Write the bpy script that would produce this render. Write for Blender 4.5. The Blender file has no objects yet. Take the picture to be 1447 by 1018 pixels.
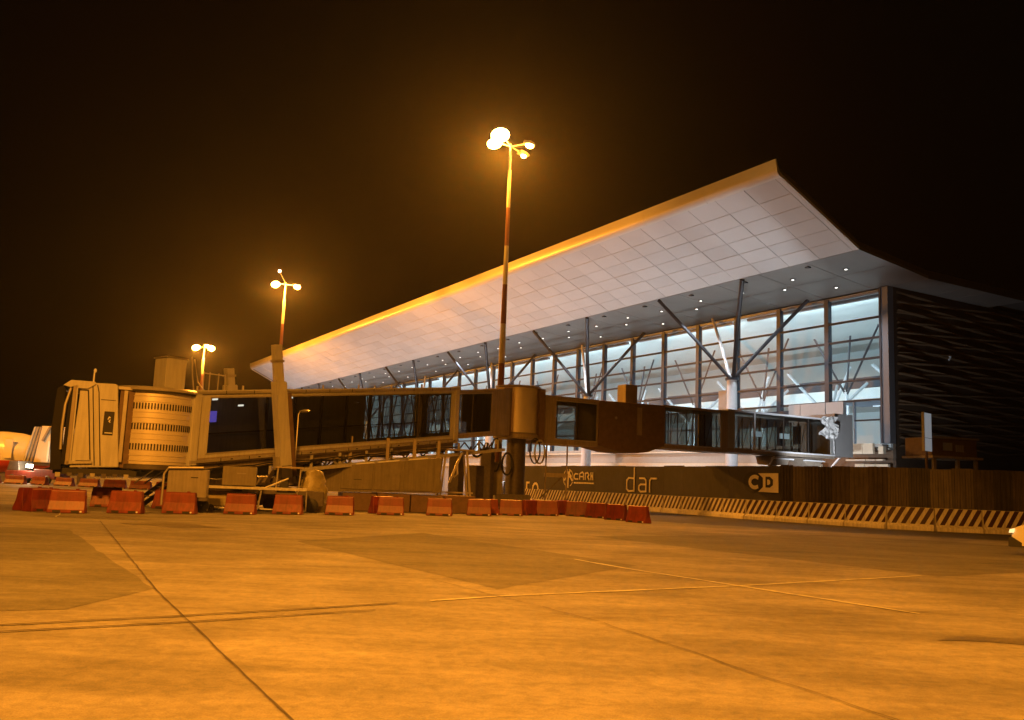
import bpy, math, random
from mathutils import Vector, Matrix
random.seed(7)
SC = bpy.context.scene
COL = SC.collection

# ------------------------------------------------------------------ camera
F_PX = 1250.0
pitch = math.atan(175 / F_PX); roll = 0.040
fw = Vector((0, math.cos(pitch), math.sin(pitch)))
u0 = Vector((0, -math.sin(pitch), math.cos(pitch)))
r0 = Vector((1, 0, 0))
rt = r0 * math.cos(roll) + u0 * math.sin(roll)
up = -r0 * math.sin(roll) + u0 * math.cos(roll)
cam_d = bpy.data.cameras.new('camera')
cam_d.sensor_width = 36; cam_d.lens = F_PX / 1447 * 36
cam_d.clip_start = 0.1; cam_d.clip_end = 6000
cam = bpy.data.objects.new('camera', cam_d); COL.objects.link(cam)
m3 = Matrix((rt, up, -fw)).transposed()
cam.matrix_world = Matrix.Translation((0, 0, 1.65)) @ m3.to_4x4()
SC.camera = cam

# ------------------------------------------------------------------ night sky, view
W = bpy.data.worlds.new('World'); SC.world = W; W.use_nodes = True
wn = W.node_tree
bg = wn.nodes['Background']
sky = wn.nodes.new('ShaderNodeTexSky'); sky.sky_type = 'NISHITA'; sky.sun_disc = False
sky.sun_elevation = math.radians(-3); sky.sun_rotation = math.radians(200)
hs = wn.nodes.new('ShaderNodeMixRGB'); hs.blend_type = 'MULTIPLY'; hs.inputs[0].default_value = 1
hs.inputs[2].default_value = (1.0, 0.55, 0.22, 1)
wn.links.new(sky.outputs[0], hs.inputs[1]); wn.links.new(hs.outputs[0], bg.inputs[0])
bg.inputs[1].default_value = 0.02
SC.view_settings.view_transform = 'Standard'; SC.view_settings.look = 'None'
SC.view_settings.exposure = 0.0; SC.view_settings.gamma = 1.0
SC.cycles.max_bounces = 8; SC.cycles.volume_bounces = 0
SC.cycles.transparent_max_bounces = 24
SC.cycles.sample_clamp_indirect = 4.0
SC.cycles.caustics_reflective = False; SC.cycles.caustics_refractive = False
SC.cycles.use_denoising = True

SODIUM = (1.0, 0.335, 0.024)
K_MAST = 9000.0      # watts of each sodium flood in view
K_REAR = 46000.0     # watts of each rear mast flood
K_HALL = 1550.0      # each wall washer in the hall
K_WING = 2700.0
K_FILL = 3800.0      # unseen fill floodlights added behind the hoarding
K_DOWN = 3600.0      # each soffit downlight       # each canopy uplight

# ------------------------------------------------------------------ materials
MATS = {}
def mat(name, col, rough=0.6, metal=0.0, var=0.12, scale=3.0, bump=0.0, spec=0.5, emit=None, estr=0.0, stretch=(1, 1, 1), streak=0.0):
    if name in MATS: return MATS[name]
    m = bpy.data.materials.new(name); m.use_nodes = True
    nt = m.node_tree; b = nt.nodes['Principled BSDF']
    b.inputs['Roughness'].default_value = rough; b.inputs['Metallic'].default_value = metal
    b.inputs['Specular IOR Level'].default_value = spec
    if emit:
        b.inputs['Emission Color'].default_value = (*emit, 1); b.inputs['Emission Strength'].default_value = estr
    tc = nt.nodes.new('ShaderNodeTexCoord'); mp = nt.nodes.new('ShaderNodeMapping')
    mp.inputs['Scale'].default_value = stretch
    nt.links.new(tc.outputs['Object'], mp.inputs[0])
    n = nt.nodes.new('ShaderNodeTexNoise'); n.inputs['Scale'].default_value = scale; n.inputs['Detail'].default_value = 6
    n.inputs['Roughness'].default_value = 0.65
    nt.links.new(mp.outputs[0], n.inputs['Vector'])
    r = nt.nodes.new('ShaderNodeValToRGB')
    r.color_ramp.elements[0].position = 0.3; r.color_ramp.elements[1].position = 0.72
    r.color_ramp.elements[0].color = (*[c * (1 - var) for c in col], 1)
    r.color_ramp.elements[1].color = (*[min(1, c * (1 + var)) for c in col], 1)
    nt.links.new(n.outputs['Fac'], r.inputs[0])
    out = r.outputs[0]
    if streak > 0:      # rain streaks and grime running down
        m2 = nt.nodes.new('ShaderNodeMapping'); m2.inputs['Scale'].default_value = (5, 5, 0.35)
        nt.links.new(tc.outputs['Object'], m2.inputs[0])
        n2 = nt.nodes.new('ShaderNodeTexNoise'); n2.inputs['Scale'].default_value = 2.0; n2.inputs['Detail'].default_value = 4
        nt.links.new(m2.outputs[0], n2.inputs['Vector'])
        r2 = nt.nodes.new('ShaderNodeValToRGB')
        r2.color_ramp.elements[0].position = 0.35; r2.color_ramp.elements[0].color = (1 - streak,) * 3 + (1,)
        r2.color_ramp.elements[1].position = 0.6; r2.color_ramp.elements[1].color = (1, 1, 1, 1)
        nt.links.new(n2.outputs['Fac'], r2.inputs[0])
        mx = nt.nodes.new('ShaderNodeMixRGB'); mx.blend_type = 'MULTIPLY'; mx.inputs[0].default_value = 1
        nt.links.new(out, mx.inputs[1]); nt.links.new(r2.outputs[0], mx.inputs[2]); out = mx.outputs[0]
    nt.links.new(out, b.inputs['Base Color'])
    if bump > 0:
        bp = nt.nodes.new('ShaderNodeBump'); bp.inputs['Strength'].default_value = bump; bp.inputs['Distance'].default_value = 0.03
        n3 = nt.nodes.new('ShaderNodeTexNoise'); n3.inputs['Scale'].default_value = scale * 6; n3.inputs['Detail'].default_value = 4
        nt.links.new(mp.outputs[0], n3.inputs['Vector'])
        nt.links.new(n3.outputs['Fac'], bp.inputs['Height']); nt.links.new(bp.outputs[0], b.inputs['Normal'])
    MATS[name] = m
    return m

def ground_mat(name, base, lo, hi, rough=0.62, stain=0.35):
    m = bpy.data.materials.new(name); m.use_nodes = True
    nt = m.node_tree; L = nt.links; b = nt.nodes['Principled BSDF']
    b.inputs['Roughness'].default_value = rough; b.inputs['Specular IOR Level'].default_value = 0.15
    tc = nt.nodes.new('ShaderNodeTexCoord')
    def noise(sc, det, st, rot=0.0, rgh=0.6):
        mp = nt.nodes.new('ShaderNodeMapping'); mp.inputs['Scale'].default_value = st; mp.inputs['Rotation'].default_value = (0, 0, rot)
        L.new(tc.outputs['Object'], mp.inputs[0])
        n = nt.nodes.new('ShaderNodeTexNoise'); n.inputs['Scale'].default_value = sc; n.inputs['Detail'].default_value = det
        n.inputs['Roughness'].default_value = rgh; n.inputs['Distortion'].default_value = 0.6
        L.new(mp.outputs[0], n.inputs['Vector']); return n.outputs['Fac']
    def ramp(f, p0, p1, c0, c1):
        r = nt.nodes.new('ShaderNodeValToRGB'); e = r.color_ramp.elements
        e[0].position = p0; e[1].position = p1; e[0].color = (*c0, 1); e[1].color = (*c1, 1)
        L.new(f, r.inputs[0]); return r.outputs[0]
    def mul(a_, b_):
        x = nt.nodes.new('ShaderNodeMixRGB'); x.blend_type = 'MULTIPLY'; x.inputs[0].default_value = 1
        L.new(a_, x.inputs[1]); L.new(b_, x.inputs[2]); return x.outputs[0]
    c = ramp(noise(0.22, 5, (1, 1, 1)), 0.35, 0.66, [k * lo for k in base], [k * hi for k in base])
    c = mul(c, ramp(noise(0.55, 8, (0.35, 1.6, 1), 0.5), 0.36, 0.62, (1 - stain,) * 3, (1, 1, 1)))
    c = mul(c, ramp(noise(1.6, 9, (0.45, 1.3, 1), 0.25, 0.7), 0.38, 0.60, (0.80,) * 3, (1.0,) * 3))
    c = mul(c, ramp(noise(6.0, 8, (1, 1, 1), 0, 0.78), 0.36, 0.6, (0.70,) * 3, (1, 1, 1)))
    c = mul(c, ramp(noise(70, 4, (1, 1, 1)), 0.3, 0.62, (0.70,) * 3, (1, 1, 1)))
    c = mul(c, ramp(noise(0.9, 3, (1, 1, 1), 1.1), 0.24, 0.33, (0.72,) * 3, (1, 1, 1)))
    L.new(c, b.inputs['Base Color'])
    rr = nt.nodes.new('ShaderNodeMapRange'); rr.inputs['To Min'].default_value = rough - 0.16; rr.inputs['To Max'].default_value = rough + 0.14
    L.new(noise(1.2, 5, (1, 1, 1)), rr.inputs['Value']); L.new(rr.outputs[0], b.inputs['Roughness'])
    bp = nt.nodes.new('ShaderNodeBump'); bp.inputs['Strength'].default_value = 0.7; bp.inputs['Distance'].default_value = 0.015
    L.new(noise(45, 6, (1, 1, 1)), bp.inputs['Height'])
    b2 = nt.nodes.new('ShaderNodeBump'); b2.inputs['Strength'].default_value = 0.5; b2.inputs['Distance'].default_value = 0.05
    L.new(noise(1.1, 4, (0.5, 1, 1), 0.5), b2.inputs['Height']); L.new(bp.outputs[0], b2.inputs['Normal'])
    L.new(b2.outputs[0], b.inputs['Normal'])
    MATS[name] = m; return m

def glass_mat(name, tint, refl=0.12, rough=0.03, fk=0.9):
    m = bpy.data.materials.new(name); m.use_nodes = True
    nt = m.node_tree; nt.nodes.clear()
    o = nt.nodes.new('ShaderNodeOutputMaterial'); mix = nt.nodes.new('ShaderNodeMixShader')
    t = nt.nodes.new('ShaderNodeBsdfTransparent'); g = nt.nodes.new('ShaderNodeBsdfGlossy')
    t.inputs[0].default_value = (*tint, 1); g.inputs['Roughness'].default_value = rough
    g.inputs['Color'].default_value = (0.9, 0.95, 0.95, 1)
    fr = nt.nodes.new('ShaderNodeFresnel'); fr.inputs[0].default_value = 1.5
    ad = nt.nodes.new('ShaderNodeMath'); ad.operation = 'MULTIPLY_ADD'; ad.inputs[1].default_value = fk; ad.inputs[2].default_value = refl - 0.04 * fk
    ad.use_clamp = True
    nt.links.new(fr.outputs[0], ad.inputs[0]); nt.links.new(ad.outputs[0], mix.inputs[0])
    nt.links.new(t.outputs[0], mix.inputs[1]); nt.links.new(g.outputs[0], mix.inputs[2]); nt.links.new(mix.outputs[0], o.inputs[0])
    MATS[name] = m; return m

M_concrete = ground_mat('apron_concrete', (0.40, 0.375, 0.34), 0.70, 1.15, 0.72, 0.30)
M_patch = ground_mat('worn_and_dim_patch', (0.245, 0.235, 0.205), 0.8, 1.12, 0.75, 0.22)
M_asph = ground_mat('lane_asphalt', (0.14, 0.135, 0.125), 0.8, 1.15, 0.6, 0.2)
M_stain = ground_mat('oil_stain', (0.24, 0.22, 0.19), 0.8, 1.2, 0.45, 0.25)
M_seal = mat('joint_sealant', (0.06, 0.05, 0.045), 0.8, var=0.4, scale=4)
M_line = mat('faded_line_paint', (0.50, 0.49, 0.44), 0.7, var=0.3, scale=5)
M_body = mat('bridge_paint', (0.54, 0.53, 0.50), 0.42, 0.1, var=0.07, scale=0.9, streak=0.14, bump=0.05)
M_body2 = mat('bridge_paint_dark', (0.33, 0.28, 0.23), 0.5, 0.1, var=0.12, scale=1.2, streak=0.2)
M_trim = mat('trim_aluminium', (0.5, 0.47, 0.42), 0.35, 0.5, var=0.1)
M_curt = mat('curtain_slats', (0.78, 0.71, 0.58), 0.34, 0.3, var=0.05, scale=1.0)
M_slot = mat('dark_recess', (0.03, 0.028, 0.025), 0.7)
M_rub = mat('black_rubber', (0.02, 0.02, 0.02), 0.55, var=0.3)
M_bell = mat('bellows_fabric', (0.012, 0.011, 0.010), 0.85, var=0.3)
M_steel = mat('galvanised_steel', (0.42, 0.42, 0.41), 0.4, 0.6, var=0.15, scale=6)
M_dsteel = mat('dark_steel', (0.10, 0.085, 0.075), 0.5, 0.4, var=0.25, scale=6)
M_brown = mat('rusty_brown_paint', (0.15, 0.095, 0.06), 0.6, 0.1, var=0.25, scale=3)
M_int = mat('bridge_interior', (0.04, 0.036, 0.03), 0.7)
M_red = mat('red_plastic', (0.20, 0.032, 0.016), 0.42, var=0.16, scale=2.2, streak=0.22, bump=0.12)
M_red2 = mat('faded_red_plastic', (0.225, 0.040, 0.022), 0.5, var=0.22, scale=2.6, streak=0.3, bump=0.12)
M_redd = mat('dirty_red_plastic', (0.16, 0.022, 0.015), 0.5, var=0.25, scale=2.2, streak=0.3)
M_bar = mat('barrier_concrete', (0.70, 0.66, 0.6), 0.75, var=0.16, scale=3, streak=0.25, bump=0.2)
M_strp = mat('stripe_maroon', (0.045, 0.012, 0.012), 0.6, var=0.3, scale=4)
M_hoard = mat('hoarding_banner', (0.056, 0.052, 0.062), 0.7, var=0.25, scale=0.5, bump=0.12, streak=0.2)
M_corr = mat('hoarding_sheet', (0.105, 0.086, 0.082), 0.5, 0.2, var=0.25, scale=1.2, streak=0.35)
M_corr2 = mat('hoarding_sheet_dark', (0.058, 0.050, 0.050), 0.5, 0.2, var=0.25, scale=1.2, streak=0.3)
M_corr3 = mat('hoarding_sheet_pale', (0.165, 0.14, 0.13), 0.5, 0.2, var=0.25, scale=1.2, streak=0.3)
M_cream = mat('cream_print', (0.85, 0.78, 0.62), 0.7, var=0.05)
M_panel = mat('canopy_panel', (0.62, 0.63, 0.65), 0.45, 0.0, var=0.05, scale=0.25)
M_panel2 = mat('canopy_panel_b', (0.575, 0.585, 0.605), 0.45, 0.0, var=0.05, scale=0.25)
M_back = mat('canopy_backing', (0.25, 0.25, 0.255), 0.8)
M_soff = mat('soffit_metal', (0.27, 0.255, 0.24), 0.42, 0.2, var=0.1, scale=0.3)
M_lip = mat('fascia_metal', (0.72, 0.70, 0.66), 0.38, 0.15, var=0.04, scale=0.2)
M_roof = mat('roof_metal', (0.12, 0.12, 0.12), 0.6)
M_mull = mat('mullion_grey', (0.045, 0.058, 0.08), 0.42, 0.3, var=0.06)
M_tran = mat('transom_dark', (0.02, 0.023, 0.03), 0.45, 0.3)
M_post = mat('corner_post_silver', (0.17, 0.19, 0.225), 0.4, 0.4, var=0.05)
M_clad = mat('grey_cladding', (0.36, 0.37, 0.385), 0.5, 0.2, var=0.05)
M_white = mat('white_steel', (0.72, 0.75, 0.80), 0.4, 0.0, var=0.04)
M_arm = mat('arm_dark_steel', (0.035, 0.042, 0.055), 0.4, 0.3, var=0.1)
M_hstrut = mat('hall_strut_paint', (0.50, 0.55, 0.60), 0.5, var=0.05)
M_hall = mat('hall_wall', (0.66, 0.75, 0.78), 0.8, var=0.03, scale=0.1)
M_hallc = mat('hall_ceiling', (0.70, 0.76, 0.77), 0.8, var=0.03)
M_hfloor = mat('hall_floor', (0.4, 0.4, 0.38), 0.3)
M_beige = mat('beige_slab', (0.66, 0.60, 0.48), 0.7, var=0.06)
M_gwall = mat('ground_wall_grey', (0.40, 0.385, 0.365), 0.7, var=0.06)
M_bwall = mat('dark_cladding', (0.05, 0.037, 0.027), 0.6, var=0.2)
M_fin = mat('cladding_fin', (0.15, 0.10, 0.06), 0.45, 0.2, var=0.2)
M_mastw = mat('mast_white', (0.36, 0.35, 0.32), 0.5, var=0.08)
M_mastr = mat('mast_red', (0.12, 0.04, 0.03), 0.5, var=0.15)
M_sign = mat('white_panel', (0.75, 0.77, 0.8), 0.5, var=0.03)
M_board = mat('board_face_glow', (0.7, 0.75, 0.8), 0.5, var=0.03, emit=(0.75, 0.85, 0.95), estr=0.20)  # added glow stands in for white light falling on the board
M_olive = mat('olive_paint', (0.19, 0.165, 0.11), 0.45, 0.1, var=0.12, streak=0.2)
M_grey = mat('cabinet_grey', (0.26, 0.235, 0.20), 0.45, 0.1, var=0.1, streak=0.2)
M_plast = mat('plastic_sheet', (0.62, 0.64, 0.66), 0.3, var=0.25, scale=5, bump=0.3)
M_yplast = mat('crumpled_tarpaulin', (0.30, 0.26, 0.13), 0.35, var=0.25, scale=4, bump=0.4)
M_carp = mat('car_paint', (0.68, 0.66, 0.6), 0.22, 0.1, var=0.02)
M_carb = mat('car_black_trim', (0.02, 0.02, 0.02), 0.5)
M_chrome = mat('car_alloy', (0.6, 0.6, 0.6), 0.25, 0.9)
M_fus = mat('fuselage_white', (0.8, 0.78, 0.72), 0.3, var=0.03)
M_belly = mat('fuselage_red', (0.62, 0.06, 0.025), 0.35, var=0.05)
M_lampg = mat('sodium_lens', (1, 0.7, 0.3), 0.5, emit=(1.0, 0.66, 0.2), estr=22)
M_lampw = mat('white_lens', (1, 1, 1), 0.5, emit=(1.0, 0.93, 0.8), estr=14)
M_strip = mat('glint_glow', (1, 1, 1), 0.5, emit=(1.0, 0.93, 0.8), estr=2.0)  # glow of the imitated lamp reflections in the bridge windows
M_down = mat('downlight_lens', (1, 1, 1), 0.5, emit=(1.0, 0.97, 0.9), estr=3.5)
M_head = mat('headlight_lens', (1, 1, 1), 0.3, emit=(1.0, 0.82, 0.42), estr=0.9)
M_blue = mat('lit_screen_blue', (0.05, 0.05, 0.3), 0.4, emit=(0.10, 0.07, 0.45), estr=1.6)
M_lwin = mat('lit_blind', (0.6, 0.75, 0.85), 0.6, emit=(0.55, 0.72, 0.85), estr=0.55)
G_hall = glass_mat('hall_glass', (0.90, 0.95, 0.95), 0.0, 0.40, 0.04)
G_br = glass_mat('bridge_glass', (0.42, 0.44, 0.42), 0.06, 0.015)
G_dark = glass_mat('tinted_glass', (0.12, 0.13, 0.13), 0.10)

# ------------------------------------------------------------------ object helpers
WM = {}
def _reg(o, m): WM[o.name] = m
def wm(o): return WM.get(o.name, Matrix.Identity(4)) if o else Matrix.Identity(4)
def thing(name, label, cat, loc=(0, 0, 0), rz=0.0, group=None):
    o = bpy.data.objects.new(name, None); COL.objects.link(o); o.empty_display_size = 0.3
    o.location = loc; o.rotation_euler = (0, 0, rz); o['label'] = label; o['category'] = cat
    if group: o['group'] = group
    _reg(o, Matrix.Translation(loc) @ Matrix.Rotation(rz, 4, 'Z')); return o
def tag(o, label, cat, group=None):
    o['label'] = label; o['category'] = cat
    if group: o['group'] = group
    return o

class Fr:
    """a local frame: origin and three axes"""
    def __init__(s, o, ex=(1, 0, 0), ey=(0, 1, 0), ez=(0, 0, 1)):
        s.o = Vector(o); s.x = Vector(ex); s.y = Vector(ey); s.z = Vector(ez)
    def __call__(s, p): return s.o + s.x * p[0] + s.y * p[1] + s.z * p[2]
ID = Fr((0, 0, 0))

class B:
    def __init__(s, fr=ID): s.v = []; s.f = []; s.fr = fr
    def add(s, vs, fs, fr=None):
        fr = fr or s.fr; k = len(s.v)
        s.v += [fr(p) for p in vs]; s.f += [tuple(i + k for i in f) for f in fs]; return s
    def box(s, x0, x1, y0, y1, z0, z1, fr=None):
        return s.add([(x0, y0, z0), (x1, y0, z0), (x1, y1, z0), (x0, y1, z0), (x0, y0, z1), (x1, y0, z1), (x1, y1, z1), (x0, y1, z1)],
                     [(0, 3, 2, 1), (4, 5, 6, 7), (0, 1, 5, 4), (1, 2, 6, 5), (2, 3, 7, 6), (3, 0, 4, 7)], fr)
    def cbox(s, x0, x1, y0, y1, z0, z1, c=0.04, fr=None):
        """box with chamfered long edges (profile in x-z, extruded along y)"""
        P = [(x0 + c, z0), (x1 - c, z0), (x1, z0 + c), (x1, z1 - c), (x1 - c, z1), (x0 + c, z1), (x0, z1 - c), (x0, z0 + c)]
        return s.prism(P, y0, y1, fr)
    def prism(s, P, y0, y1, fr=None):
        """polygon in x-z extruded along y"""
        n = len(P)
        vs = [(p[0], y0, p[1]) for p in P] + [(p[0], y1, p[1]) for p in P]
        fs = [tuple(range(n)), tuple(range(2 * n - 1, n - 1, -1))]
        fs += [(i, i + n, (i + 1) % n + n, (i + 1) % n) for i in range(n)]
        return s.add(vs, fs, fr)
    def hex(s, q, h):
        """two quads (8 points) -> closed box"""
        return s.add(list(q) + list(h), [(0, 3, 2, 1), (4, 5, 6, 7), (0, 1, 5, 4), (1, 2, 6, 5), (2, 3, 7, 6), (3, 0, 4, 7)])
    def tube(s, pts, r, n=8, fr=None, r1=None, cap=True):
        fr = fr or s.fr
        P = [fr(p) for p in pts]; k0 = len(s.v)
        N = len(P)
        for i, p in enumerate(P):
            d = (P[min(i + 1, N - 1)] - P[max(i - 1, 0)]).normalized()
            a = d.orthogonal() if abs(d.z) > 0.95 else d.cross(Vector((0, 0, 1)))
            if abs(d.z) > 0.95: a = Vector((1, 0, 0)) - d * d.x
            a.normalize(); b = d.cross(a)
            rr = r if r1 is None else r + (r1 - r) * i / max(1, N - 1)
            for j in range(n):
                t = 2 * math.pi * j / n
                s.v.append(p + a * math.cos(t) * rr + b * math.sin(t) * rr)
        for i in range(N - 1):
            for j in range(n):
                a0 = k0 + i * n + j; a1 = k0 + i * n + (j + 1) % n
                s.f.append((a0, a1, a1 + n, a0 + n))
        if cap:
            s.f.append(tuple(k0 + j for j in reversed(range(n)))); s.f.append(tuple(k0 + (N - 1) * n + j for j in range(n)))
        return s
    def bar(s, p, q, w, h=None, fr=None):
        """square bar between two points"""
        fr = fr or s.fr; h = h or w
        P, Q = fr(p), fr(q); d = (Q - P).normalized()
        a = d.cross(Vector((0, 0, 1)))
        if a.length < 0.05: a = Vector((1, 0, 0)).cross(d)
        a.normalize(); b = a.cross(d).normalized(); k = len(s.v)
        for X in (P, Q):
            for sa, sb in ((-1, -1), (1, -1), (1, 1), (-1, 1)): s.v.append(X + a * sa * w / 2 + b * sb * h / 2)
        s.f += [tuple(i + k for i in f) for f in [(0, 3, 2, 1), (4, 5, 6, 7), (0, 1, 5, 4), (1, 2, 6, 5), (2, 3, 7, 6), (3, 0, 4, 7)]]
        return s
    def lathe(s, prof, n=24, c=(0, 0), fr=None, a0=0, a1=2 * math.pi):
        """prof: (r,z)"""
        fr = fr or s.fr; k = len(s.v); full = abs(a1 - a0 - 2 * math.pi) < 1e-6
        m = n if full else n + 1
        for r, z in prof:
            for j in range(m):
                t = a0 + (a1 - a0) * j / n
                s.v.append(fr((c[0] + r * math.cos(t), c[1] + r * math.sin(t), z)))
        for i in range(len(prof) - 1):
            for j in range(n):
                j2 = (j + 1) % m
                s.f.append((k + i * m + j, k + i * m + j2, k + (i + 1) * m + j2, k + (i + 1) * m + j))
        return s
    def ball(s, c, r, n=10, sc=(1, 1, 1), fr=None):
        fr = fr or s.fr; k = len(s.v); R = n // 2
        for i in range(R + 1):
            a = math.pi * i / R
            for j in range(n):
                t = 2 * math.pi * j / n
                s.v.append(fr((c[0] + r * sc[0] * math.sin(a) * math.cos(t), c[1] + r * sc[1] * math.sin(a) * math.sin(t), c[2] + r * sc[2] * math.cos(a))))
        for i in range(R):
            for j in range(n):
                s.f.append((k + i * n + j, k + (i + 1) * n + j, k + (i + 1) * n + (j + 1) % n, k + i * n + (j + 1) % n))
        return s
    def build(s, name, m, parent=None, smooth=False, label=None, kind=None, bevel=0.0):
        me = bpy.data.meshes.new(name)
        inv = wm(parent).inverted() if parent else Matrix.Identity(4)
        me.from_pydata([tuple(inv @ p) for p in s.v], [], s.f); me.validate(); me.update()
        me.materials.append(m)
        if smooth:
            me.shade_smooth()
            try: me.set_sharp_from_angle(angle=math.radians(35))
            except Exception: pass
        o = bpy.data.objects.new(name, me); COL.objects.link(o)
        if parent: o.parent = parent; _reg(o, wm(parent))
        if label: o['label'] = label
        if kind: o['kind'] = kind
        if bevel:
            bv = o.modifiers.new('bevel', 'BEVEL'); bv.width = bevel; bv.segments = 2; bv.limit_method = 'ANGLE'
        return o

def copy_tree(o, parent=None):
    c = o.copy(); COL.objects.link(c)
    if parent: c.parent = parent
    for ch in list(o.children): copy_tree(ch, c)
    return c
def lamp(name, typ, loc, power, col, parent=None, size=0.3, rot=None, size_y=None, spot=None, blend=0.5):
    d = bpy.data.lights.new(name, typ); d.energy = power; d.color = col
    if typ == 'AREA':
        d.size = size
        if size_y: d.shape = 'RECTANGLE'; d.size_y = size_y
    else: d.shadow_soft_size = size
    if typ == 'SPOT': d.spot_size = spot; d.spot_blend = blend
    o = bpy.data.objects.new(name, d); COL.objects.link(o)
    M = Matrix.Translation(loc)
    if rot is not None: M = M @ rot.to_4x4()
    o.parent = parent
    o.matrix_world = M
    if parent:
        o.matrix_parent_inverse = Matrix.Identity(4)
        L = wm(parent).inverted() @ M
        o.matrix_basis = L
    return o
def aim(d):
    return Vector(d).to_track_quat('-Z', 'Y').to_matrix()
def strokes(b, fr, lines, w, depth=0.02):
    """flat lettering: polylines in the x-z plane of fr, given a width and a small thickness"""
    for P in lines:
        for i in range(len(P) - 1):
            (x0, z0), (x1, z1) = P[i], P[i + 1]
            L = math.hypot(x1 - x0, z1 - z0); 
            if L < 1e-6: continue
            dx, dz = (x1 - x0) / L, (z1 - z0) / L; e = w * 0.32
            ax, az = x0 - dx * e, z0 - dz * e; bx_, bz = x1 + dx * e, z1 + dz * e; nx, nz = -dz * w / 2, dx * w / 2
            b.prism([(ax + nx, az + nz), (bx_ + nx, bz + nz), (bx_ - nx, bz - nz), (ax - nx, az - nz)], -depth - 0.0007 * (i % 3), depth + 0.0007 * (i % 3), fr)
def arc(cx, cz, rx, rz, a0, a1, n=10):
    return [(cx + rx * math.cos(math.radians(a0 + (a1 - a0) * i / n)), cz + rz * math.sin(math.radians(a0 + (a1 - a0) * i / n))) for i in range(n + 1)]

# ------------------------------------------------------------------ GROUND
def sheet(name, pts, z, m, parent=None):
    b = B(); b.add([(x, y, z) for x, y in pts], [tuple(range(len(pts)))])
    o = b.build(name, m, parent)
    if not parent: o['kind'] = 'structure'
    return o
sheet('ground', [(-2500, -1500), (2500, -1500), (2500, 3500), (-2500, 3500)], 0.0, M_concrete)
def rough_poly(P, amp, step=0.7, seed=1):
    rnd = random.Random(seed); out = []
    for i in range(len(P)):
        a, b_ = Vector(P[i]), Vector(P[(i + 1) % len(P)]); n = max(1, int((b_ - a).length / step))
        for k in range(n):
            p = a.lerp(b_, k / n); out.append((p.x + rnd.uniform(-amp, amp), p.y + rnd.uniform(-amp, amp)))
    return out
sheet('dark_pavement_area', rough_poly([(-5.3, 22.8), (-2.6, 28.6), (2.9, 19.6), (-0.1, 14.3)], 0.04, seed=2), 0.004, M_patch)
sheet('dark_pavement_area', rough_poly([(-19, 23.6), (-11.4, 23.6), (-4.9, 12.7), (-5.1, 10.6), (-12, 7.5), (-19, 9)], 0.04, seed=3), 0.004, M_patch)
sheet('dark_pavement_area', rough_poly([(2.9, 30.5), (14, 39), (27, 32), (9.6, 19.9)], 0.06, seed=5), 0.004, M_patch)  # darker sheet imitates the weaker light on this side of the apron
sheet('road_lane', rough_poly([(7.5, 47.5), (9.5, 62), (2, 76), (3, 80), (13.5, 60), (20.5, 48.8), (36, 46.6), (36, 37.5), (20, 40.5), (12, 43.5)], 0.05, 1.5, seed=6), 0.004, M_asph)
sheet('oil_stain', rough_poly([(-11.6, 27.2), (-11.0, 28.6), (-9.6, 28.3), (-8.3, 26.8), (-9.4, 26.2), (-10.8, 26.9)], 0.12, 0.4, seed=8), 0.008, M_stain)
sheet('oil_stain', rough_poly([(5.2, 10.9), (5.9, 11.3), (7.6, 11.5), (8.2, 11.0), (6.6, 10.85)], 0.08, 0.3, seed=9), 0.008, M_stain)
sheet('oil_stain', rough_poly([(-15.6, 29.6), (-13.2, 30.6), (-11.6, 29.8), (-13.5, 29.1)], 0.1, 0.4, seed=10), 0.008, M_stain)
def strip(name, P, w, m, z, wob=0.02, seed=0, step=0.35):
    rnd = random.Random(seed); pts = []
    for i in range(len(P) - 1):
        a, b_ = Vector(P[i]), Vector(P[i + 1]); n = max(1, int((b_ - a).length / step))
        for k in range(n): pts.append(a.lerp(b_, k / n))
    pts.append(Vector(P[-1])); L = []; R = []
    for i, p in enumerate(pts):
        d = (pts[min(i + 1, len(pts) - 1)] - pts[max(0, i - 1)]).normalized(); nn = Vector((-d.y, d.x))
        ww = w * rnd.uniform(0.6, 1.25) / 2; o = rnd.uniform(-wob, wob)
        L.append(p + nn * (o + ww)); R.append(p + nn * (o - ww))
    b = B(); k = len(L)
    b.add([(p.x, p.y, z) for p in L] + [(p.x, p.y, z) for p in R], [(i, i + k, i + k + 1, i + 1) for i in range(k - 1)])
    o = b.build(name, m); o['kind'] = 'structure'; return o
strip('pavement_joint', [(-12.6, 28), (-4.75, 12.5), (-1.4, 6.3), (0.8, 2.2)], 0.020, M_seal, 0.014, 0.008, 1)
strip('pavement_joint', [(-12, 4.6), (-3.7, 10.4), (-1.4, 12.2)], 0.05, M_seal, 0.014, 0.012, 2)
strip('pavement_joint', [(-12, 4.2), (-3.5, 10.0), (-1.6, 11.5)], 0.045, M_seal, 0.014, 0.012, 3)
strip('pavement_joint', [(-19, 23.6), (-11.3, 23.6)], 0.06, M_seal, 0.014, 0.02, 4)
strip('pavement_joint', [(-1.2, 15.2), (1.1, 11.5), (3.4, 6.0)], 0.016, M_seal, 0.014, 0.03, 5)
strip('pavement_joint', [(1.1, 11.5), (9, 14.6), (14, 16.5)], 0.016, M_seal, 0.015, 0.01, 6)
strip('painted_line', [(-1.0, 12.6), (0.1, 13.5), (4.4, 16.35), (9.2, 19.9)], 0.09, M_line, 0.010, 0.015, 7)
strip('painted_line', [(1.6, 20.6), (2.6, 18.7), (6.1, 13.3)], 0.12, M_line, 0.011, 0.015, 8)
strip('painted_line', [(-22, 46.5), (-14.5, 29.0), (-8, 29.5), (4, 44)], 0.05, M_line, 0.012, 0.05, 9)
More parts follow.
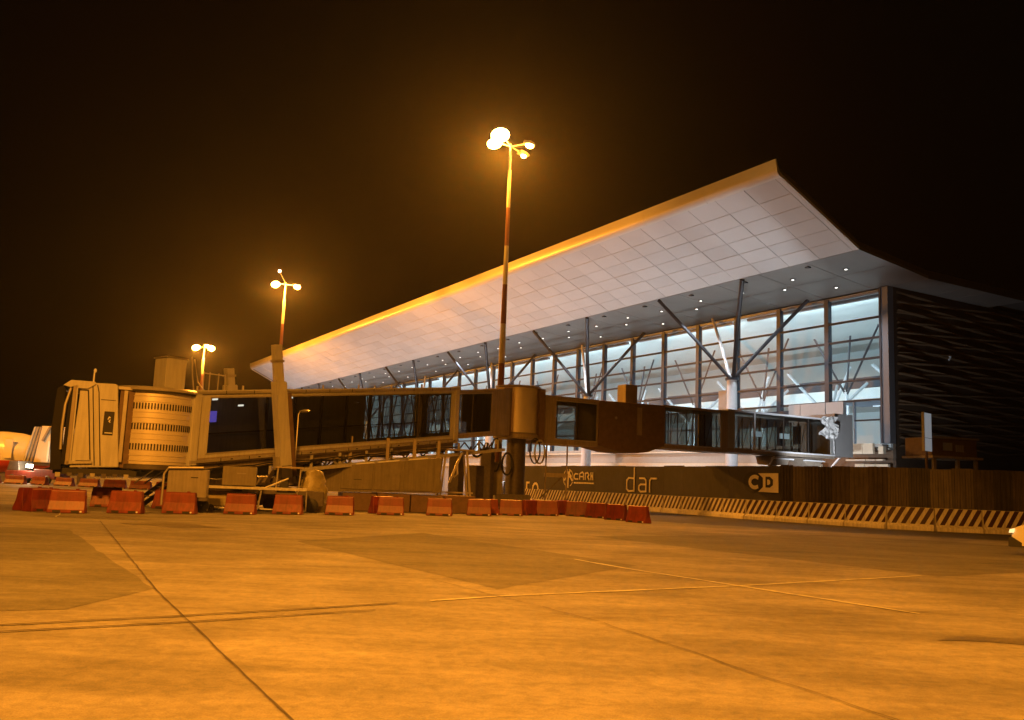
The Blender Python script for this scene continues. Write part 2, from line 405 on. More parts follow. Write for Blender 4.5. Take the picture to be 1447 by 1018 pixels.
strip('painted_line', [(-80, 76), (-40, 66), (-9, 62)], 0.35, M_line, 0.010, 0.04, 10, 1.5)
strip('painted_line', [(9, 45.5), (16.0, 42.0), (30, 38.0)], 0.14, M_line, 0.012, 0.02, 11)

# ------------------------------------------------------------------ TERMINAL BUILDING
SCL = 0.85; EYE = Vector((0, 0, 1.65))
A_ = Vector((-0.49786582, 0.86725407, 0)); N_ = Vector((-0.86725407, -0.49786582, 0)); C_ = Vector((36.0068, 85, 0))
class BF(Fr):
    def __init__(s): pass
    def __call__(s, p):      # (s along the facade, t out towards the apron, z)
        w = C_ + A_ * p[0] + N_ * p[1] + Vector((0, 0, p[2])); return EYE + (w - EYE) * SCL
BL = BF()
Zg = BL.__call__((0, 0, 0)).z        # where local zero lands
ZG0 = 1.65 - 1.65 / SCL              # local z of the real ground
cb = BL((0, 0, 0))
T = thing('terminal_building', 'long glazed airport terminal with a huge upswept canopy and tree columns', 'airport terminal', (cb.x, cb.y, 0))
MW = 6.555; NB = 25; SEND = 166.0
rows = [6.86, 9.05, 11.2, 13.22, 15.31, 17.32, 19.33, 21.79]
# mullions
for i in range(1, NB + 1):
    s_ = MW * i
    B(BL).box(s_ - 0.27, s_ + 0.27, -0.3, 0.22, 6.86 if i > 1 else 11.2, 22.0).build('mullion', M_mull, T)
# transoms (each bay's rail is a part)
me_t = None
for i in range(NB):
    s0, s1 = MW * i + (0.27 if i else 0.02), MW * (i + 1) - 0.27
    for k, z in enumerate(rows[1:-1]):
        if i == 0 and k == 0: continue
        B(BL).box(s0, s1, -0.12, 0.16, z - 0.10, z + 0.10).build('transom', M_tran, T)
    B(BL).box(s0, s1, -0.12, 0.10, rows[-1] - 0.02, rows[-1] + 0.2).build('head_rail', M_post, T)
    for k in range(len(rows) - 1):
        if i == 0 and k < 2: continue
        z0, z1 = rows[k] + 0.10, rows[k + 1] - (0.10 if k < len(rows) - 2 else 0.02)
        b = B(BL); b.add([(s0, 0, z0), (s1, 0, z0), (s1, 0, z1), (s0, 0, z1)], [(0, 1, 2, 3)])
        b.build('window_pane', G_hall, T)
# secondary thin mullions in the nearer bays' upper rows
# corner post
B(BL).box(-0.95, 0.02, -0.5, 0.35, 6.9, 22.15).build('corner_post', M_post, T)
B(BL).box(-0.2, 0.0, 0.35, 0.45, 6.9, 22.15).build('corner_trim', M_mull, T)
# corner bay below 11.2: dark recess with door and lit windows behind
B(BL).box(0.02, 4.1, -5.0, -4.8, 6.9, 11.2).build('recess_wall', M_tran, T)
B(BL).box(0.02, 6.3, -5.0, 0.0, 11.12, 11.32).build('recess_ceiling', M_mull, T)
B(BL).box(0.02, 6.3, -5.0, 0.3, 6.6, 6.86).build('recess_floor', M_clad, T)
B(BL).box(3.3, 3.42, -0.2, 0.1, 6.86, 11.1).build('door_post', M_post, T)
B(BL).box(0.02, 3.3, -0.1, 0.05, 9.15, 9.3).build('door_rail', M_tran, T)
for (a0, a1, z0, z1) in ((2.3, 2.75, 7.1, 9.1), (0.9, 2.1, 7.1, 9.1), (0.15, 0.85, 7.1, 9.1), (2.3, 2.75, 9.45, 9.95), (0.9, 2.1, 9.45, 9.95), (0.15, 0.8, 9.45, 9.95)):
    w_ = B(BL).box(a0 - 0.05, a1 + 0.05, -4.78, -4.7, z0 - 0.05, z1 + 0.05).build('lit_window', M_mull, T)
    B(BL).box(a0, a1, -4.69, -4.64, z0, z1).build('blind', M_lwin, w_)
B(BL).box(0.3, 2.6, -2.0, -1.8, 10.75, 10.85).build('strip_light', M_lwin, T)
# grey clad lobby box where the bridge arrives, and cladding panels
for k, (a0, a1, z0, z1, t1) in enumerate(((4.15, 6.3, 7.0, 11.15, 0.7), (6.35, 8.2, 8.9, 11.15, 0.75), (8.25, 9.6, 8.9, 11.15, 0.7), (9.65, 11.2, 8.9, 11.15, 0.72), (11.25, 13.1, 8.9, 10.6, 0.5), (13.15, 15.4, 8.9, 10.6, 0.5), (15.45, 19.6, 8.9, 10.6, 0.5))):
    B(BL).box(a0, a1, 0.2, t1, z0, z1).build('cladding_panel', M_clad if k < 4 else M_mull, T)
B(BL).box(11.6, 13.3, 0.52, 0.56, 10.0, 10.15).build('strip_light', M_lwin, T)
B(BL).box(4.2, 11.1, 0.15, 0.2, 7.0, 11.1).build('cladding_backing', M_tran, T)
# lower storey: soffit, bands, slabs
B(BL).box(0, SEND, -6, 0.35, 6.55, 6.84).build('floor_slab', M_gwall, T)
B(BL).box(14, SEND, 0.36, 0.5, 6.25, 6.50).build('slab_edge_band', M_beige, T)
B(BL).box(12, SEND, -0.5, 0.3, 5.05, 6.24).build('upper_wall_band', M_gwall, T)
B(BL).box(12, SEND, 0.31, 0.6, ZG0, 4.4).build('lower_wall', M_gwall, T)
B(BL).box(12, SEND, 0.31, 0.75, 4.42, 5.02).build('cream_band', M_beige, T)
for i in range(24):
    B(BL).box(15 + i * 6.3, 15.12 + i * 6.3, 0.61, 0.66, ZG0, 4.38).build('wall_joint', M_mull, T)
for a0, a1, m_ in ((0.75, 1.9, M_beige), (1.95, 3.4, M_beige), (3.45, 4.5, M_beige)):
    B(BL).box(a0, a1, 0.4, 0.7, 5.9, 6.9).build('balcony_panel', m_, T)
B(BL).box(-0.35, 0.2, 0.2, 0.6, 5.9, 6.6).build('corner_block', M_beige, T)
B(BL).box(-0.5, 12, -1.2, -1.0, ZG0, 6.5).build('recess_back_wall', M_brown, T)
for a0, a1, z in ((2.1, 4.4, 5.25), (1.0, 2.0, 5.25), (0.1, 0.9, 5.25)):
    B(BL).box(a0, a1, -0.3, 0.1, z, z + 0.16).build('ledge', M_beige, T)
for a0, a1 in ((-0.4, 1.0), (1.08, 2.2), (2.28, 3.4), (7.6, 8.8), (8.86, 10.2)):
    B(BL).box(a0, a1, -0.3, 0.0, ZG0, 4.95).build('low_wall_panel', M_beige, T)
B(BL).bar((6.6, 0.3, 4.0), (4.5, 0.3, 6.0), 0.14).build('stair_stringer', M_white, T)
# interior
B(BL).box(-0.5, SEND, -30.5, -30, 6.86, 22.1).build('hall_back_wall', M_hall, T)
B(BL).box(SEND, SEND + 0.5, -30.5, 0, 6.0, 22.1).build('hall_end_wall', M_hall, T)
B(BL).box(-0.3, SEND, -30, -0.31, 6.3, 6.5).build('hall_floor', M_hfloor, T)
B(BL).box(-0.3, -0.1, -30, -0.6, 6.3, 22.1).build('hall_side_wall', M_hall, T)
B(BL).box(-0.1, SEND, -30, -0.4, 22.05, 22.2).build('hall_ceiling', M_hallc, T)
B(BL).box(-0.1, SEND, -16, -15.7, 13.4, 14.7).build('mezzanine_edge', M_hallc, T)
B(BL).box(-0.1, SEND, -16.3, -16.05, 14.7, 16.1).build('mezzanine_glazing', M_mull, T)
B(BL).box(-0.1, SEND, -30, -16.32, 13.4, 13.7).build('mezzanine_floor', M_hfloor, T)
for i in range(14):        # white tree columns standing inside the hall
    s_ = 3.5 + i * 12.2; t_ = -11
    p_ = B(BL).tube([(s_, t_, 6.5), (s_, t_, 11.0)], 0.32, 10, r1=0.26).build('hall_column', M_hstrut, T, smooth=True)
    for ds, dt in ((-4.6, 2), (4.6, 2), (-2.2, -4), (2.2, -4)):
        B(BL).tube([(s_, t_, 10.8), (s_ + ds, t_ + dt, 14.2 + abs(ds) * 0.45)], 0.15, 8).build('hall_strut', M_hstrut, p_, smooth=True)
for i in range(14):
    s_ = 9 + i * 12.2
    p_ = B(BL).tube([(s_, -6, 6.5), (s_ + 0.2, -6, 13.0)], 0.20, 8).build('hall_column', M_hstrut, T, smooth=True)
    for ds, dt in ((-5.2, 1.5), (5.4, -1), (1.2, -2.0)):
        B(BL).tube([(s_ + 0.2, -6, 12.6), (s_ + ds, -6 + dt, 19.6)], 0.10, 6).build('hall_strut', M_arm, p_, smooth=True)
# hall luminaires behind the head of the facade, facing into the hall
for i in range(8):
    s_ = 10 + i * 20.5
    h = B(BL).box(s_ - 9, s_ + 9, -1.4, -0.9, 21.6, 21.9).build('wall_washer', M_post, T)
    c = BL((s_, -1.5, 21.4)); d = (BL((s_, -30, 11)) - c).normalized()
    lamp('wall_washer_light', 'AREA', c, K_HALL * 0.45, (0.70, 0.90, 1.0), h, 15, aim(d), 0.5)
    h = B(BL).box(s_ - 9, s_ + 9, -1.5, -0.9, 6.52, 6.9).build('added_floor_uplight', M_post, T)  # unseen uplight, added to brighten the hall ceiling
    c = BL((s_, -1.7, 7.0)); d = (BL((s_, -20, 20)) - c).normalized()
    lamp('added_uplight_lamp', 'AREA', c, K_HALL, (0.70, 0.90, 1.0), h, 15, aim(d), 0.5)

# canopy: flat soffit from the facade to the fold, then the upswept wing
TF, ZF, TT, ZT = 9.6, 23.35, 19.2, 27.95
S0, S1 = -5.0, 172.0
# backing sheets (the soffit and wing panels hang 4 cm below them)
b = B(BL)
b.hex([(S0, -16, 22.36), (S1, -16, 22.36), (S1, 0, 22.36), (S0, 0, 22.36)], [(S0, -16, 22.7), (S1, -16, 22.7), (S1, 0, 22.7), (S0, 0, 22.7)])
b.hex([(S0, 0, 22.36), (S1, 0, 22.36), (S1, TF, ZF + 0.14), (S0, TF, ZF + 0.14)], [(S0, 0, 22.8), (S1, 0, 22.8), (S1, TF, ZF + 0.5), (S0, TF, ZF + 0.5)])
b.build('soffit_backing', M_back, T)
b = B(BL)
b.hex([(S0, TF, ZF + 0.08), (S1, TF, ZF + 0.08), (S1, TT, ZT + 0.08), (S0, TT, ZT + 0.08)], [(S0, TF, ZF + 0.5), (S1, TF, ZF + 0.5), (S1, TT, ZT + 0.5), (S0, TT, ZT + 0.5)])
b.build('wing_backing', M_back, T)
b = B(BL)   # roof sheet above
b.hex([(S0, -60, 22.72), (S1, -60, 22.72), (S1, 0, 22.82), (S0, 0, 22.82)], [(S0, -60, 22.9), (S1, -60, 22.9), (S1, 0, 23.0), (S0, 0, 23.0)])
b.hex([(S0, 0.01, 22.83), (S1, 0.01, 22.83), (S1, TF, 23.9), (S0, TF, 23.9)], [(S0, 0.01, 23.0), (S1, 0.01, 23.0), (S1, TF, 24.1), (S0, TF, 24.1)])
b.hex([(S0, TF + 0.01, 23.9), (S1, TF + 0.01, 23.9), (S1, TT, 28.5), (S0, TT, 28.5)], [(S0, TF + 0.01, 24.1), (S1, TF + 0.01, 24.1), (S1, TT, 28.7), (S0, TT, 28.7)])
b.build('roof', M_roof, T)
b = B(BL)   # thin edge trim along the right end of the canopy
def etrim(b, t0, z0, t1, z1, h, m0=0.0):
    b.hex([(S0 - 0.12, t0, z0), (S0 - 0.003, t0, z0), (S0 - 0.003, t1, z1), (S0 - 0.12, t1, z1)], [(S0 - 0.12, t0, z0 + h), (S0 - 0.003, t0, z0 + h), (S0 - 0.003, t1, z1 + h), (S0 - 0.12, t1, z1 + h)])
etrim(b, -60, 22.15, 0, 22.2, 0.22); b.build('canopy_end_trim', M_roof, T)
b = B(BL); etrim(b, 0.005, 22.2, TF, ZF - 0.02, 0.25); b.build('canopy_end_trim', M_soff, T)
b = B(BL); etrim(b, TF + 0.005, ZF - 0.02, TT, ZT - 0.02, 0.28); b.build('canopy_end_trim', M_lip, T)
b = B(BL); etrim(b, -60, 22.38, 0, 22.43, 0.5); etrim(b, 0.005, 22.46, TF, 23.60, 0.45); etrim(b, TF + 0.005, 23.62, TT, 28.22, 0.4); b.build('roof_edge_flashing', M_roof, T)
# wing panels, running bond
g = 0.022; FR = [0.0, 0.158, 0.315, 0.48, 0.645, 0.808, 1.0]
cols_ = [S0 + 0.02, -4.45] + [-0.78 + 3.64 * k for k in range(48)]
for c_ in range(len(cols_) - 1):
    a0, a1 = cols_[c_] + g, cols_[c_ + 1] - g
    if a1 > S1: break
    for r in range(6):
        f0, f1 = FR[r], FR[r + 1]
        t0, z0 = TF + (TT - TF) * f0 + g, ZF + (ZT - ZF) * f0 + g * 0.5
        t1, z1 = TF + (TT - TF) * f1 - g, ZF + (ZT - ZF) * f1 - g * 0.5
        if c_ == 0:
            if r: continue
            t1, z1 = TT - g, ZT - g * 0.5
        dz = random.uniform(-0.012, 0.012)
        q = [(a0, t0, z0 + dz), (a1, t0, z0 + dz), (a1, t1, z1 + dz), (a0, t1, z1 + dz)]
        B(BL).hex(q, [(x, t, z + 0.05) for x, t, z in q]).build('wing_panel', M_panel if random.random() < 0.6 else M_panel2, T)
# soffit panels (bigger, darker)
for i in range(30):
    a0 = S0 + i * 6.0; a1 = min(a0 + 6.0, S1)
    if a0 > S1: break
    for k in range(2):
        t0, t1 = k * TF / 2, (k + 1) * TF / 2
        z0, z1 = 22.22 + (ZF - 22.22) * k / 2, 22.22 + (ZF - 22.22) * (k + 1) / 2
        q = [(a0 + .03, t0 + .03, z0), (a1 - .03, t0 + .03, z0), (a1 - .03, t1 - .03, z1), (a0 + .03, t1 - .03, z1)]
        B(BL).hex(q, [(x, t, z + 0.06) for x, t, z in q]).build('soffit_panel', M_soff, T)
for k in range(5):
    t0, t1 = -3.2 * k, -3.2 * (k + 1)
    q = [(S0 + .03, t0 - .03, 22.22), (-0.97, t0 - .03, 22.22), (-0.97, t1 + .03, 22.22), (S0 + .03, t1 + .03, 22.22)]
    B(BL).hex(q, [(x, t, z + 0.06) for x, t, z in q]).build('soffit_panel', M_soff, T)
# fascia lip: curved, in lengths
prof = [(19.2, 27.93), (19.45, 28.02), (19.66, 28.25), (19.76, 28.55), (19.80, 28.95), (19.86, 29.40), (19.74, 29.42), (19.60, 28.9), (19.4, 28.4), (19.2, 28.25)]
n = len(prof); LP = 8.85
for i in range(20):
    a0, a1 = S0 - 0.1 + i * LP, min(S0 - 0.1 + (i + 1) * LP - 0.03, S1 + 0.3)
    b = B(BL)
    b.add([(a0, t, z) for t, z in prof] + [(a1, t, z) for t, z in prof], [tuple(range(n)), tuple(range(2 * n - 1, n - 1, -1))] + [(k, k + n, (k + 1) % n + n, (k + 1) % n) for k in range(n)])
    b.build('fascia', M_lip, T, smooth=True)
# rounded far end of the fascia
b = B(BL).hex([(S1, TF, ZF), (S1 + .3, TF, ZF), (S1 + .3, TT, ZT), (S1, TT, ZT)], [(S1, TF, ZF + 1), (S1 + .3, TF, ZF + 1), (S1 + .3, TT + .3, ZT + 1.2), (S1, TT + .3, ZT + 1.2)]).build('canopy_far_end', M_lip, T)
# downlights in the soffit
k = 0
for i in range(26):
    for (ds, t_) in (((0.0, 6.6), (2.9, 4.6)) if i % 2 else ((0.6, 6.2), (4.9, 2.4))):
        s_ = -1.5 + i * 6.7 + ds
        if s_ > 165: continue
        z_ = 22.22 + (ZF - 22.22) * t_ / TF
        d = B(BL).box(s_ - .2, s_ + .2, t_ - .2, t_ + .2, z_ - 0.06, z_ + 0.0).build('downlight', M_mull, T)
        B(BL).box(s_ - .09, s_ + .09, t_ - .09, t_ + .09, z_ - 0.10, z_ - 0.062).build('downlight_lens', M_down, d)
# end wall with shallow criss-cross fins
B(BL).box(-0.9, -0.6, -60, -0.51, ZG0, 22.2).build('end_wall', M_bwall, T)
rnd = random.Random(4)
class EW(Fr):
    def __init__(s): pass
    def __call__(s, p): return BL((-0.9 - p[1], -p[0], p[2]))
EWF = EW()
nf = 0
for r in range(32):
    zc = 7.0 + r * 0.47
    amp = 0.24
    ph = r * 1.35
    b = B(EWF); N = 44
    vs = []; fs = []
    for i in range(N + 1):
        x = 1.0 + 58 * i / N
        tri = lambda u: 2 * abs(u - math.floor(u + 0.5)) * 2 - 1
        z = zc + amp * tri(x / 17.0 + (0.5 if r % 2 else 0) + 0.03 * r)
        dp = 0.16 + 0.13 * math.sin(x * 0.7 + ph)
        vs += [(x, 0.002, z - 0.16), (x, dp, z), (x, 0.002, z + 0.10)]
    for i in range(N):
        k = 3 * i
        fs += [(k, k + 3, k + 4, k + 1), (k + 1, k + 4, k + 5, k + 2)]
    b.add(vs, fs).build('cladding_fin', M_fin, T)

# tree columns in front of the facade
for i in range(6):
    s0 = 15.9 + 27.6 * i; t0 = 4.4
    c = B(BL).tube([(s0, t0, ZG0), (s0, t0, 9), (s0, t0, 13.9)], 0.62, 16, r1=0.46).build('tree_column', M_white, T, smooth=True)
    B(BL).tube([(s0, t0, 13.9), (s0, t0, 14.15)], 0.62, 16).build('column_head', M_mull, c, smooth=True)
    sd, si = 6.65, 7.3
    for (ds, tt, zz, m_, r_) in ((sd, TF - 0.15, ZF - 0.1, M_arm, 0.17), (-sd, TF - 0.15, ZF - 0.1, M_arm, 0.20), (-si, 0.55, 22.3, M_arm, 0.17), (si, 0.55, 22.3, M_white, 0.15)):
        B(BL).tube([(s0 + math.copysign(0.25, ds), t0, 14.1), (s0 + ds * 0.5, (t0 + tt) / 2, (14.1 + zz) / 2), (s0 + ds, tt, zz)], r_, 10).build('column_arm', m_, c, smooth=True)
# floodlights on the ground behind the hoarding washing the canopy wing, downlights in the soffit washing the facade
for i in range(24):
    s_ = -2.0 + 7.4 * i
    u_ = B(BL).box(s_ - .3, s_ + .3, 13.2, 13.6, ZG0, 1.9).build('canopy_floodlight', M_dsteel, T)
    B(BL).box(s_ - .25, s_ + .25, 13.25, 13.55, 1.905, 1.93).build('floodlight_glass', M_sign, u_)
    p = BL((s_, 13.4, 2.3)); q = BL((s_, 15.6, 26.2))
    lamp('canopy_floodlight_lamp', 'SPOT', p, K_WING, (0.88, 0.95, 1.0), u_, 0.35, aim(q - p), spot=math.radians(76), blend=0.85)
for i in range(20):
    s_ = 1.5 + 8.2 * i
    u_ = B(BL).box(s_ - .2, s_ + .2, 8.4, 8.8, 23.1, 23.2).build('downlight', M_mull, T)
    lamp('downlight_lamp', 'SPOT', BL((s_, 8.6, 22.95)), K_DOWN, (0.90, 0.96, 1.0), u_, 0.12, aim((BL((s_, 1.5, 8)) - BL((s_, 8.6, 22.95)))), spot=math.radians(88), blend=0.7)
# unseen fill floodlights added on the ground behind the hoarding, lighting the bridge landing and the lower storey
for (sa, ta_, sb, tb_, zb, pw) in ((-5.5, 15.5, 1.0, 5.0, 8.5, 1.0), (9, 17, 10.0, 0.0, 9.0, 1.0), (27, 17, 27.0, 0.0, 7.0, 0.9), (50, 17, 50.0, 0.0, 7.0, 0.9)):
    u_ = B(BL).box(sa - .3, sa + .3, ta_ - .2, ta_ + .2, ZG0, 2.0).build('added_fill_floodlight', M_dsteel, T)
    p = BL((sa, ta_, 2.4)); q = BL((sb, tb_, zb))
    lamp('added_fill_lamp', 'SPOT', p, K_FILL * pw, (0.92, 0.96, 1.0), u_, 0.25, aim(q - p), spot=math.radians(75), blend=0.8)
# loose white box hung beside the nearest column
B(BL).box(17.0, 18.2, 3.6, 4.2, 9.0, 12.9).build('column_casing', M_clad, T)

# ------------------------------------------------------------------ HOARDING
HP = [Vector(p) for p in ((0.0, 93.0, 0), (5.0, 83.2, 0), (12.2, 69.5, 0), (17.6, 57.4, 0), (19.8, 54.4, 0), (22.2, 52.0, 0), (26.5, 50.6, 0), (38, 49.4, 0))]
H = thing('site_hoarding', 'tall dark hoarding with cream logos on the left and bare ribbed sheets on the right', 'hoarding', (12.2, 69.5, 0))
def hfr(i, off=0.0):
    v = (HP[i + 1] - HP[i]).normalized(); w = Vector((v.y, -v.x, 0))   # towards the camera
    return Fr(HP[i] + w * off, v, -w)
Lh = [(HP[i + 1] - HP[i]).length for i in range(7)]
for i in (0, 1, 2):
    n_ = round(Lh[i] / 2.6); f_ = hfr(i)
    for k in range(n_):
        a0, a1 = Lh[i] * k / n_, Lh[i] * (k + 1) / n_ - 0.015
        dz = 0.04 * random.uniform(-1, 1)
        B(f_).box(a0, a1, 0.0, 0.05, 0.05, 3.5 + dz).build('banner_panel', M_hoard, H)
        B(f_).box(a0, a0 + 0.08, 0.06, 0.16, 0, 3.4).build('hoarding_post', M_steel, H)
for i in (3, 4, 5, 6):
    n_ = max(1, round(Lh[i] / 1.05)); f_ = hfr(i)
    for k in range(n_):
        a0, a1 = Lh[i] * k / n_, Lh[i] * (k + 1) / n_ - 0.003
        w = (a1 - a0); P = []; nr = 4
        tilt = random.uniform(-0.012, 0.03); top = 3.5 + random.uniform(-0.05, 0.06)
        for j in range(nr):
            x = a0 + w * j / nr; q = w / nr
            P += [(x, 0.0), (x + q * .42, 0.0), (x + q * .52, -0.05), (x + q * .90, -0.05)]
        P.append((a1, 0.0))
        b = B(f_); m_ = len(P); o_ = tilt
        vs = [(x, y + o_, 0.04) for x, y in P] + [(x, y + o_, top) for x, y in P] + [(x, y + o_ + 0.02, 0.04) for x, y in P] + [(x, y + o_ + 0.02, top) for x, y in P]
        fs = [(j, j + 1, j + 1 + m_, j + m_) for j in range(m_ - 1)] + [(j + 2 * m_, j + 3 * m_, j + 1 + 3 * m_, j + 1 + 2 * m_) for j in range(m_ - 1)] + [(j + m_, j + 1 + m_, j + 1 + 3 * m_, j + 3 * m_) for j in range(m_ - 1)]
        b.add(vs, fs).build('corrugated_sheet', random.choice([M_corr, M_corr, M_corr2, M_corr3, M_corr2]), H)
# lettering
f1 = hfr(1, 0.03)
def word(parent_label, lines, w, m=M_cream, fr=f1, name='lettering', dep=0.02):
    b = B(fr); strokes(b, fr, lines, w, dep); return b.build(name, m, H, label=parent_label)
# "dar"
word('thin cream letters dar', [
    [(11.62, 1.45), (11.62, 3.35)], [(11.62, 1.5), (10.85, 1.45), (10.6, 1.62), (10.6, 2.35), (10.85, 2.52), (11.62, 2.5)],
    [(12.35, 2.52), (13.0, 2.52), (13.22, 2.35), (13.22, 1.48), (12.5, 1.45), (12.28, 1.6), (12.28, 1.9), (12.5, 2.03), (13.22, 2.03)],
    [(13.72, 1.45), (13.72, 2.35), (13.9, 2.52), (14.6, 2.52)]], 0.14)
# palm emblem: shield outline with a tree
word('cream palm tree emblem', [
    arc(1.35, 2.4, 0.85, 0.78, 100, 200, 8), arc(1.35, 2.4, 0.85, 0.78, 80, -20, 8), arc(1.35, 2.4, 0.85, 0.78, 205, 245, 4), arc(1.35, 2.4, 0.85, 0.78, -65, -28, 4)], 0.07)
word('cream palm tree emblem trunk', [[(1.35, 1.55), (1.35, 2.75)], [(0.85, 2.55), (1.35, 2.9), (1.85, 2.55)], [(0.7, 2.2), (1.0, 2.5), (1.35, 2.55), (1.7, 2.5), (2.0, 2.2)],
    [(1.35, 2.7), (1.1, 3.1)], [(1.35, 2.7), (1.65, 3.1)]], 0.17)
word('cream rounded lettering beside the emblem', [
    [(3.0, 2.78), (2.55, 2.8), (2.4, 2.65), (2.4, 2.45), (2.55, 2.32), (3.0, 2.32)],
    [(3.3, 2.3), (3.3, 2.8), (3.75, 2.95), (3.95, 2.8), (3.95, 2.3)], [(3.3, 2.55), (3.95, 2.55)],
    [(4.25, 2.3), (4.25, 2.85), (4.6, 2.9), (4.85, 2.7), (4.6, 2.55), (4.85, 2.3)],
    [(5.15, 2.3), (5.15, 2.9)], [(5.45, 2.9), (5.45, 2.3)], [(5.15, 2.75), (5.45, 2.45)]], 0.12)
word('small cream lettering under the name', [[(2.4 + 0.42 * k, 1.98), (2.66 + 0.42 * k, 1.98)] for k in range(8)], 0.13)
f0 = hfr(0, 0.03)
word('cream letters LO low on the hoarding', [
    [(4.4, 1.85), (4.4, 1.0), (5.0, 1.0)], [(4.4, 1.85), (4.9, 1.85)], arc(6.2, 1.3, 0.55, 0.5, 0, 360, 14)], 0.2, fr=f0)
f2 = hfr(2, 0.03)
# dark disc with a C, pale square with a D
b = B(f2); P = arc(10.55, 2.42, 0.95, 0.68, 0, 345, 22); b.prism(P, -0.012, 0.012); b.build('logo_disc', M_slot, H)
word('cream C inside the dark disc', [arc(10.8, 2.42, 0.5, 0.36, 55, 300, 12)], 0.24, fr=hfr(2, 0.055))
b = B(hfr(2, 0.06)); b.prism([(11.15, 1.78), (13.1, 1.76), (13.1, 3.02), (11.15, 3.0), (11.62, 2.7), (11.62, 2.1)], -0.012, 0.012); b.build('logo_square', M_cream, H)
b = B(hfr(2, 0.08)); b.prism([(11.9, 2.08), (12.3, 2.08), (12.6, 2.25), (12.6, 2.6), (12.3, 2.78), (11.9, 2.78)], -0.01, 0.01); b.build('logo_letter_d', M_slot, H)
b = B(hfr(2, 0.1)); b.prism([(12.08, 2.25), (12.22, 2.25), (12.36, 2.33), (12.36, 2.52), (12.22, 2.6), (12.08, 2.6)], -0.01, 0.01); b.build('logo_letter_counter', M_cream, H)

# ------------------------------------------------------------------ STRIPED CONCRETE BARRIERS
def striped_barrier():
    r_ = thing('concrete_barrier', '', 'barrier')
    L = 2.4; P = [(-0.36, 0), (0.36, 0), (0.36, 0.20), (0.17, 0.34), (0.10, 1.25), (-0.10, 1.25), (-0.17, 0.34), (-0.36, 0.20)]
    b = B(); n = len(P)
    x0, x1 = -L / 2 + 0.02, L / 2 - 0.02
    b.add([(x0, y, z) for y, z in P] + [(x1, y, z) for y, z in P], [tuple(range(n)), tuple(range(2 * n - 1, n - 1, -1))] + [(i, i + n, (i + 1) % n + n, (i + 1) % n) for i in range(n)])
    b.build('barrier_body', M_bar, r_, bevel=0.015)
    # painted stripes on the camera side: the sloping face from (y=-0.17,z=.34) to (y=-0.10,z=1.25)
    k = 5; p = L / k
    for j in range(k + 1):
        xb = x0 - 0.28 + j * p; dx = 0.52; w = p * 0.52
        P = [(xb, 0.0), (xb + w, 0.0), (xb + w + dx, 1.0), (xb + dx, 1.0)]
        for sg, lim in ((1, x0 + 0.01), (-1, x1 - 0.01)):     # clip the slanted stripe to the face
            out = []
            for q in range(len(P)):
                a_, b_ = P[q], P[(q + 1) % len(P)]; ia, ib = sg * (a_[0] - lim) >= 0, sg * (b_[0] - lim) >= 0
                if ia: out.append(a_)
                if ia != ib:
                    t_ = (lim - a_[0]) / (b_[0] - a_[0]); out.append((lim, a_[1] + t_ * (b_[1] - a_[1])))
            P = out
            if not P: break
        if len(P) < 3 or max(p_[0] for p_ in P) - min(p_[0] for p_ in P) < 0.02: continue
        b = B(); b.add([(x, -0.17 + 0.07 * f - 0.005, 0.35 + 0.89 * f) for x, f in P], [tuple(range(len(P)))])
        b.build('painted_stripe', M_strp, r_)
    return r_
FP = [Vector(p) for p in ((35.5, 47.6), (30.5, 48.5), (24.7, 48.9), (22.8, 49.4), (20.9, 50.6), (18.3, 54.1), (15.7, 57.9), (13.4, 63.2), (11.4, 68.0), (8.6, 73.0), (5.8, 78.4), (3.4, 83.0), (1.0, 88.0))]
def walk(P, step):
    out = []; d = 0.0
    segs = [(P[i], P[i + 1], (P[i + 1] - P[i]).length) for i in range(len(P) - 1)]
    tot = sum(s[2] for s in segs); k = int(tot / step)
    def at(u):
        for a, b_, l in segs:
            if u <= l: return a.lerp(b_, u / l)
            u -= l
        return P[-1]
    return [(at(i * step), at((i + 1) * step)) for i in range(k)]
ORD = ['first', 'second', 'third', 'fourth', 'fifth', 'sixth', 'seventh', 'eighth', 'ninth', 'tenth', 'eleventh', 'twelfth', 'thirteenth', 'fourteenth', 'fifteenth', 'sixteenth', 'seventeenth', 'eighteenth', 'nineteenth', 'twentieth', 'twenty-first', 'twenty-second', 'twenty-third', 'twenty-fourth', 'twenty-fifth', 'twenty-sixth', 'twenty-seventh']
proto = striped_barrier(); G_sb = 'striped concrete barriers along the foot of the hoarding'
for i, (p, q) in enumerate(walk(FP, 2.42)):
    o = proto if i == 0 else copy_tree(proto)
    c = (p + q) / 2; d = p - q
    o.location = (c.x, c.y, 0.003); o.rotation_euler = (0, 0, math.atan2(d.y, d.x) + random.uniform(-0.02, 0.02))
    where = ('behind the pale car' if i < 3 else 'below the ribbed sheets' if i < 9 else 'below the square logo' if i < 11 else 'below plain banner' if i < 14 else 'below the letters dar' if i < 17 else 'below the palm emblem')
    o['label'] = 'maroon striped barrier %s, %s in the row from the right' % (where, ORD[i])
    o['group'] = G_sb

